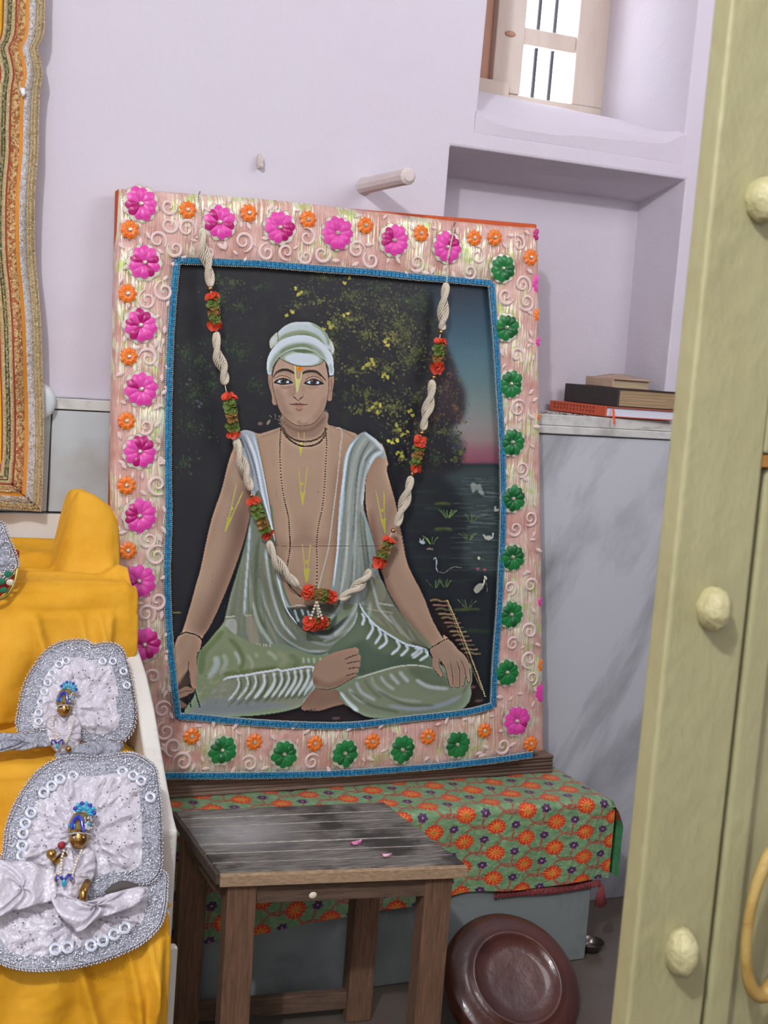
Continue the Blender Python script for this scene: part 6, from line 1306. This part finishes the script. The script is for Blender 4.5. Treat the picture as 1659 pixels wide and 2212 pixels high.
# upper figurine
Q1 = Plane_((150, 1640), -.663, (160, 1382), -.560)
f1 = thing('deity_figurine', 'small brass figurine with a blue peacock crown and silver dress, on the upper step', 'figurine', Q1(140, 1630, .01), 'dressed brass figurines on the altar')
d1 = [(46, 1588), (36, 1563), (39, 1539), (46, 1500), (58, 1466), (75, 1437), (96, 1409), (125, 1390), (157, 1383), (186, 1384), (200, 1393), (227, 1389), (253, 1394), (268, 1411), (277, 1442), (284, 1478), (291, 1519), (292, 1553), (284, 1582), (262, 1604), (220, 1612), (170, 1600), (120, 1590), (80, 1590)]
sk1 = lobe(f1, Q1, d1, (165, 1530), .004, 36, seed=3)
rings(sk1, Q1, [(143, 1427), (113, 1454), (103, 1474), (96, 1494), (89, 1516), (84, 1539), (222, 1428), (244, 1428), (128, 1435), (84, 1558), (267, 1450), (274, 1480)], .0135, .98)
sequins(sk1, Q1, 60, (120, 1420, 270, 1600), .024, 4, [(150, 1440), (240, 1440), (262, 1500), (262, 1590), (190, 1595), (140, 1500)])
flap(f1, Q1, [(-30, 1588), (30, 1583), (60, 1586), (100, 1580), (112, 1600), (105, 1612), (60, 1618), (0, 1624), (-30, 1626)], .022, silver_s)
flap(f1, Q1, [(118, 1632), (150, 1618), (200, 1600), (250, 1602), (268, 1612), (240, 1648), (205, 1684), (190, 1676), (160, 1655)], .030, silver_s, wav=.004)
q = figure(f1, Q1, 139, 1532, 14, .012)
cape = lobe(f1, Q1, [(126, 1548), (140, 1560), (152, 1545), (170, 1552), (176, 1580), (172, 1606), (155, 1622), (140, 1626), (118, 1622), (106, 1600), (100, 1570), (108, 1550)], (138, 1590), .022, 2, 'cape', .004, False, .012, 9, [white_s, white_s])
def necklace(par, Q, pts, off, r=.0017):
    P = spline(pts, 40); m = MB(); last = None
    for p in P:
        c_ = Q(p[0], p[1], off)
        if last is None or (c_ - last).length > r * 1.9: m.ball(c_, r, 7, 5); last = c_
    m.build('necklace', tan_p, par)
necklace(f1, Q1, [(116, 1545), (113, 1560), (117, 1580), (123, 1598), (126, 1604)], .041); necklace(f1, Q1, [(158, 1548), (155, 1570), (149, 1590), (142, 1604)], .041)
def pendant(par, Q, x, y, k, off):
    for sx in (-1, 1): MB().tube([Q(x + sx * a * k, y - b * k, off) for a, b in ((2, 0), (8, 8), (14, 8), (16, 1), (12, -2))], [.0018 * k] * 5, 6).build('pendant', blue_e, par); MB().tube([Q(x + sx * a * k, y - b * k, off - .0006) for a, b in ((2, -1), (9, 11), (16, 10), (19, 0), (13, -5))], [.0010 * k] * 5, 5).build('pendant_rim', gold_e, par)
    MB().ball(Q(x, y + 7 * k, off), .0040 * k, 10, 7, (.75, .5, 1.3)).build('pendant_stone', cyan_e, par)
pendant(f1, Q1, 124, 1606, .85, .040)
MB().ball(Q1(148, 1618, .040), .0050, 10, 7).build('hand', brass, f1)
# lower figurine
Q2 = Plane_((150, 2095), -.955, (200, 1640), -.778)
f2 = thing('deity_figurine', 'brass figurine holding a brass ball, wide white and silver dress, on the lower step', 'figurine', Q2(178, 1980, .01), 'dressed brass figurines on the altar')
lowd = [(356, 1885), (360, 1925), (357, 1960), (346, 1998), (316, 2030), (278, 2053), (218, 2076), (157, 2090), (101, 2096), (56, 2095), (12, 2085), (-30, 2060), (-50, 2000), (-20, 1930), (60, 1900), (200, 1880), (300, 1880)]
s2 = lobe(f2, Q2, lowd, (190, 1975), .002, 44, seed=7, dome=.006)
upd = [(5, 1868), (8, 1832), (13, 1789), (28, 1746), (51, 1705), (80, 1668), (116, 1644), (155, 1634), (210, 1636), (262, 1628), (290, 1629), (316, 1642), (336, 1662), (343, 1705), (348, 1756), (349, 1832), (346, 1880), (325, 1905), (290, 1912), (240, 1930), (180, 1940), (100, 1925), (40, 1890)]
s3 = lobe(f2, Q2, upd, (180, 1800), .010, 44, seed=13, crumple=.014)
rings(s3, Q2, [(265, 1666), (112, 1697), (95, 1712), (67, 1755), (55, 1778), (50, 1800), (48, 1826), (288, 1675), (305, 1686), (325, 1722), (130, 1682), (158, 1676), (48, 1848)], .020, 1.2); rings(s2, Q2, [(270, 2004), (247, 2018), (222, 2032), (146, 2046), (197, 2042), (120, 2050)], .013, 1.3)
sequins(s3, Q2, 130, (60, 1690, 340, 1910), .032, 5, [(100, 1720), (200, 1700), (300, 1700), (325, 1760), (325, 1880), (240, 1900), (100, 1880), (75, 1800)]); sequins(s2, Q2, 90, (20, 1950, 320, 2070), .014, 6, lowd)
flap(f2, Q2, [(-30, 1866), (20, 1860), (70, 1862), (115, 1880), (122, 1930), (105, 1948), (50, 1962), (0, 1978), (-30, 1980)], .034, white_s, wav=.004)
flap(f2, Q2, [(112, 1930), (150, 1938), (180, 1950), (240, 1930), (300, 1915), (318, 1925), (290, 1958), (230, 1978), (200, 1992), (168, 2012), (145, 1995), (122, 1965)], .036, white_s, wav=.006)
flap(f2, Q2, [(225, 1925), (262, 1902), (300, 1912), (270, 1922), (240, 1930)], .030, M('dark_gap', '4a4442', .9), 'gap_shade', 0)  # dark sheet painted as the shade in the opening between skirt layers
q = figure(f2, Q2, 170, 1811, 18, .020)
lobe(f2, Q2, [(152, 1834), (168, 1850), (184, 1832), (200, 1836), (208, 1860), (204, 1890), (190, 1918), (172, 1935), (150, 1958), (128, 1950), (118, 1920), (120, 1880), (130, 1848)], (162, 1890), .030, 2, 'cape', .006, False, .014, 19, [white_s, white_s])
necklace(f2, Q2, [(138, 1838), (133, 1855), (132, 1875), (130, 1892)], .052, .0021); necklace(f2, Q2, [(176, 1838), (168, 1856), (160, 1876), (156, 1893)], .052, .0021); pendant(f2, Q2, 138, 1900, 1.15, .052)
MB().tube([Q2(140, 1846, .03), Q2(118, 1862, .036), Q2(112, 1852, .042)], [.006, .0045, .004], 8).build('arm', brass, f2); MB().ball(Q2(111, 1845, .046), .0072, 14, 10).build('held_ball', brass, f2)
MB().tube([Q2(190, 1905, .036), Q2(180, 1925, .044), Q2(179, 1945, .046)], [.006, .0062, .005], 8).build('hand', brass, f2)
MB().ball(Q2(133, 1826, .036), .005, 8, 6, (1.2, .6, 1.2)).build('shoulder_knot', red_e, f2)
# third dress at the left frame edge, on the top step
Q3 = Plane_((10, 1300), -.492, (10, 1120), -.425)
f3 = thing('seated_figurine', 'silver lace dress over a red jewelled seat, cut by the left edge, top step', 'figurine', Q3(-20, 1290, 0), None)
lobe(f3, Q3, [(0, 1128), (14, 1150), (26, 1178), (36, 1205), (38, 1226), (20, 1244), (0, 1256), (-40, 1270), (-90, 1270), (-120, 1200), (-60, 1130)], (-30, 1205), .030, 18, 'skirt', .006, True, .02, 23, [silver_s, silver_s])
sm2 = MB(); rows = []
for i in range(10): 
    u = i / 9.; rows.append([Q3(-40 + (82 - 46 * u ** 2.2) * math.cos(a), 1190 + 108 * u + 8 * math.sin(a), .0 + .03 * max(0, math.sin(a))) for a in np.linspace(0, 2 * math.pi, 24, endpoint=False)])
sm2.grid(rows, closed_v=True); st_ = sm2.build('seat', M('red_velvet', '96201f', .7, sheen=.5), f3)
MB().tube([Q3(x, y, .036) for x, y in spline([(38, 1225), (30, 1262), (10, 1290), (-30, 1300)], 14)], .0030, 6).build('gold_rim', gold_e, st_)
for x, y, c in ((18, 1240, 'g'), (4, 1256, 'g'), (22, 1258, 'w'), (8, 1275, 'g'), (-4, 1238, 'w')): MB().ball(Q3(x, y, .040), .0055, 6, 5, (1.2, .6, 1)).build('jewel', M('green_jewel', '1d6a4c', .15) if c == 'g' else tan_p, st_, smooth=False)
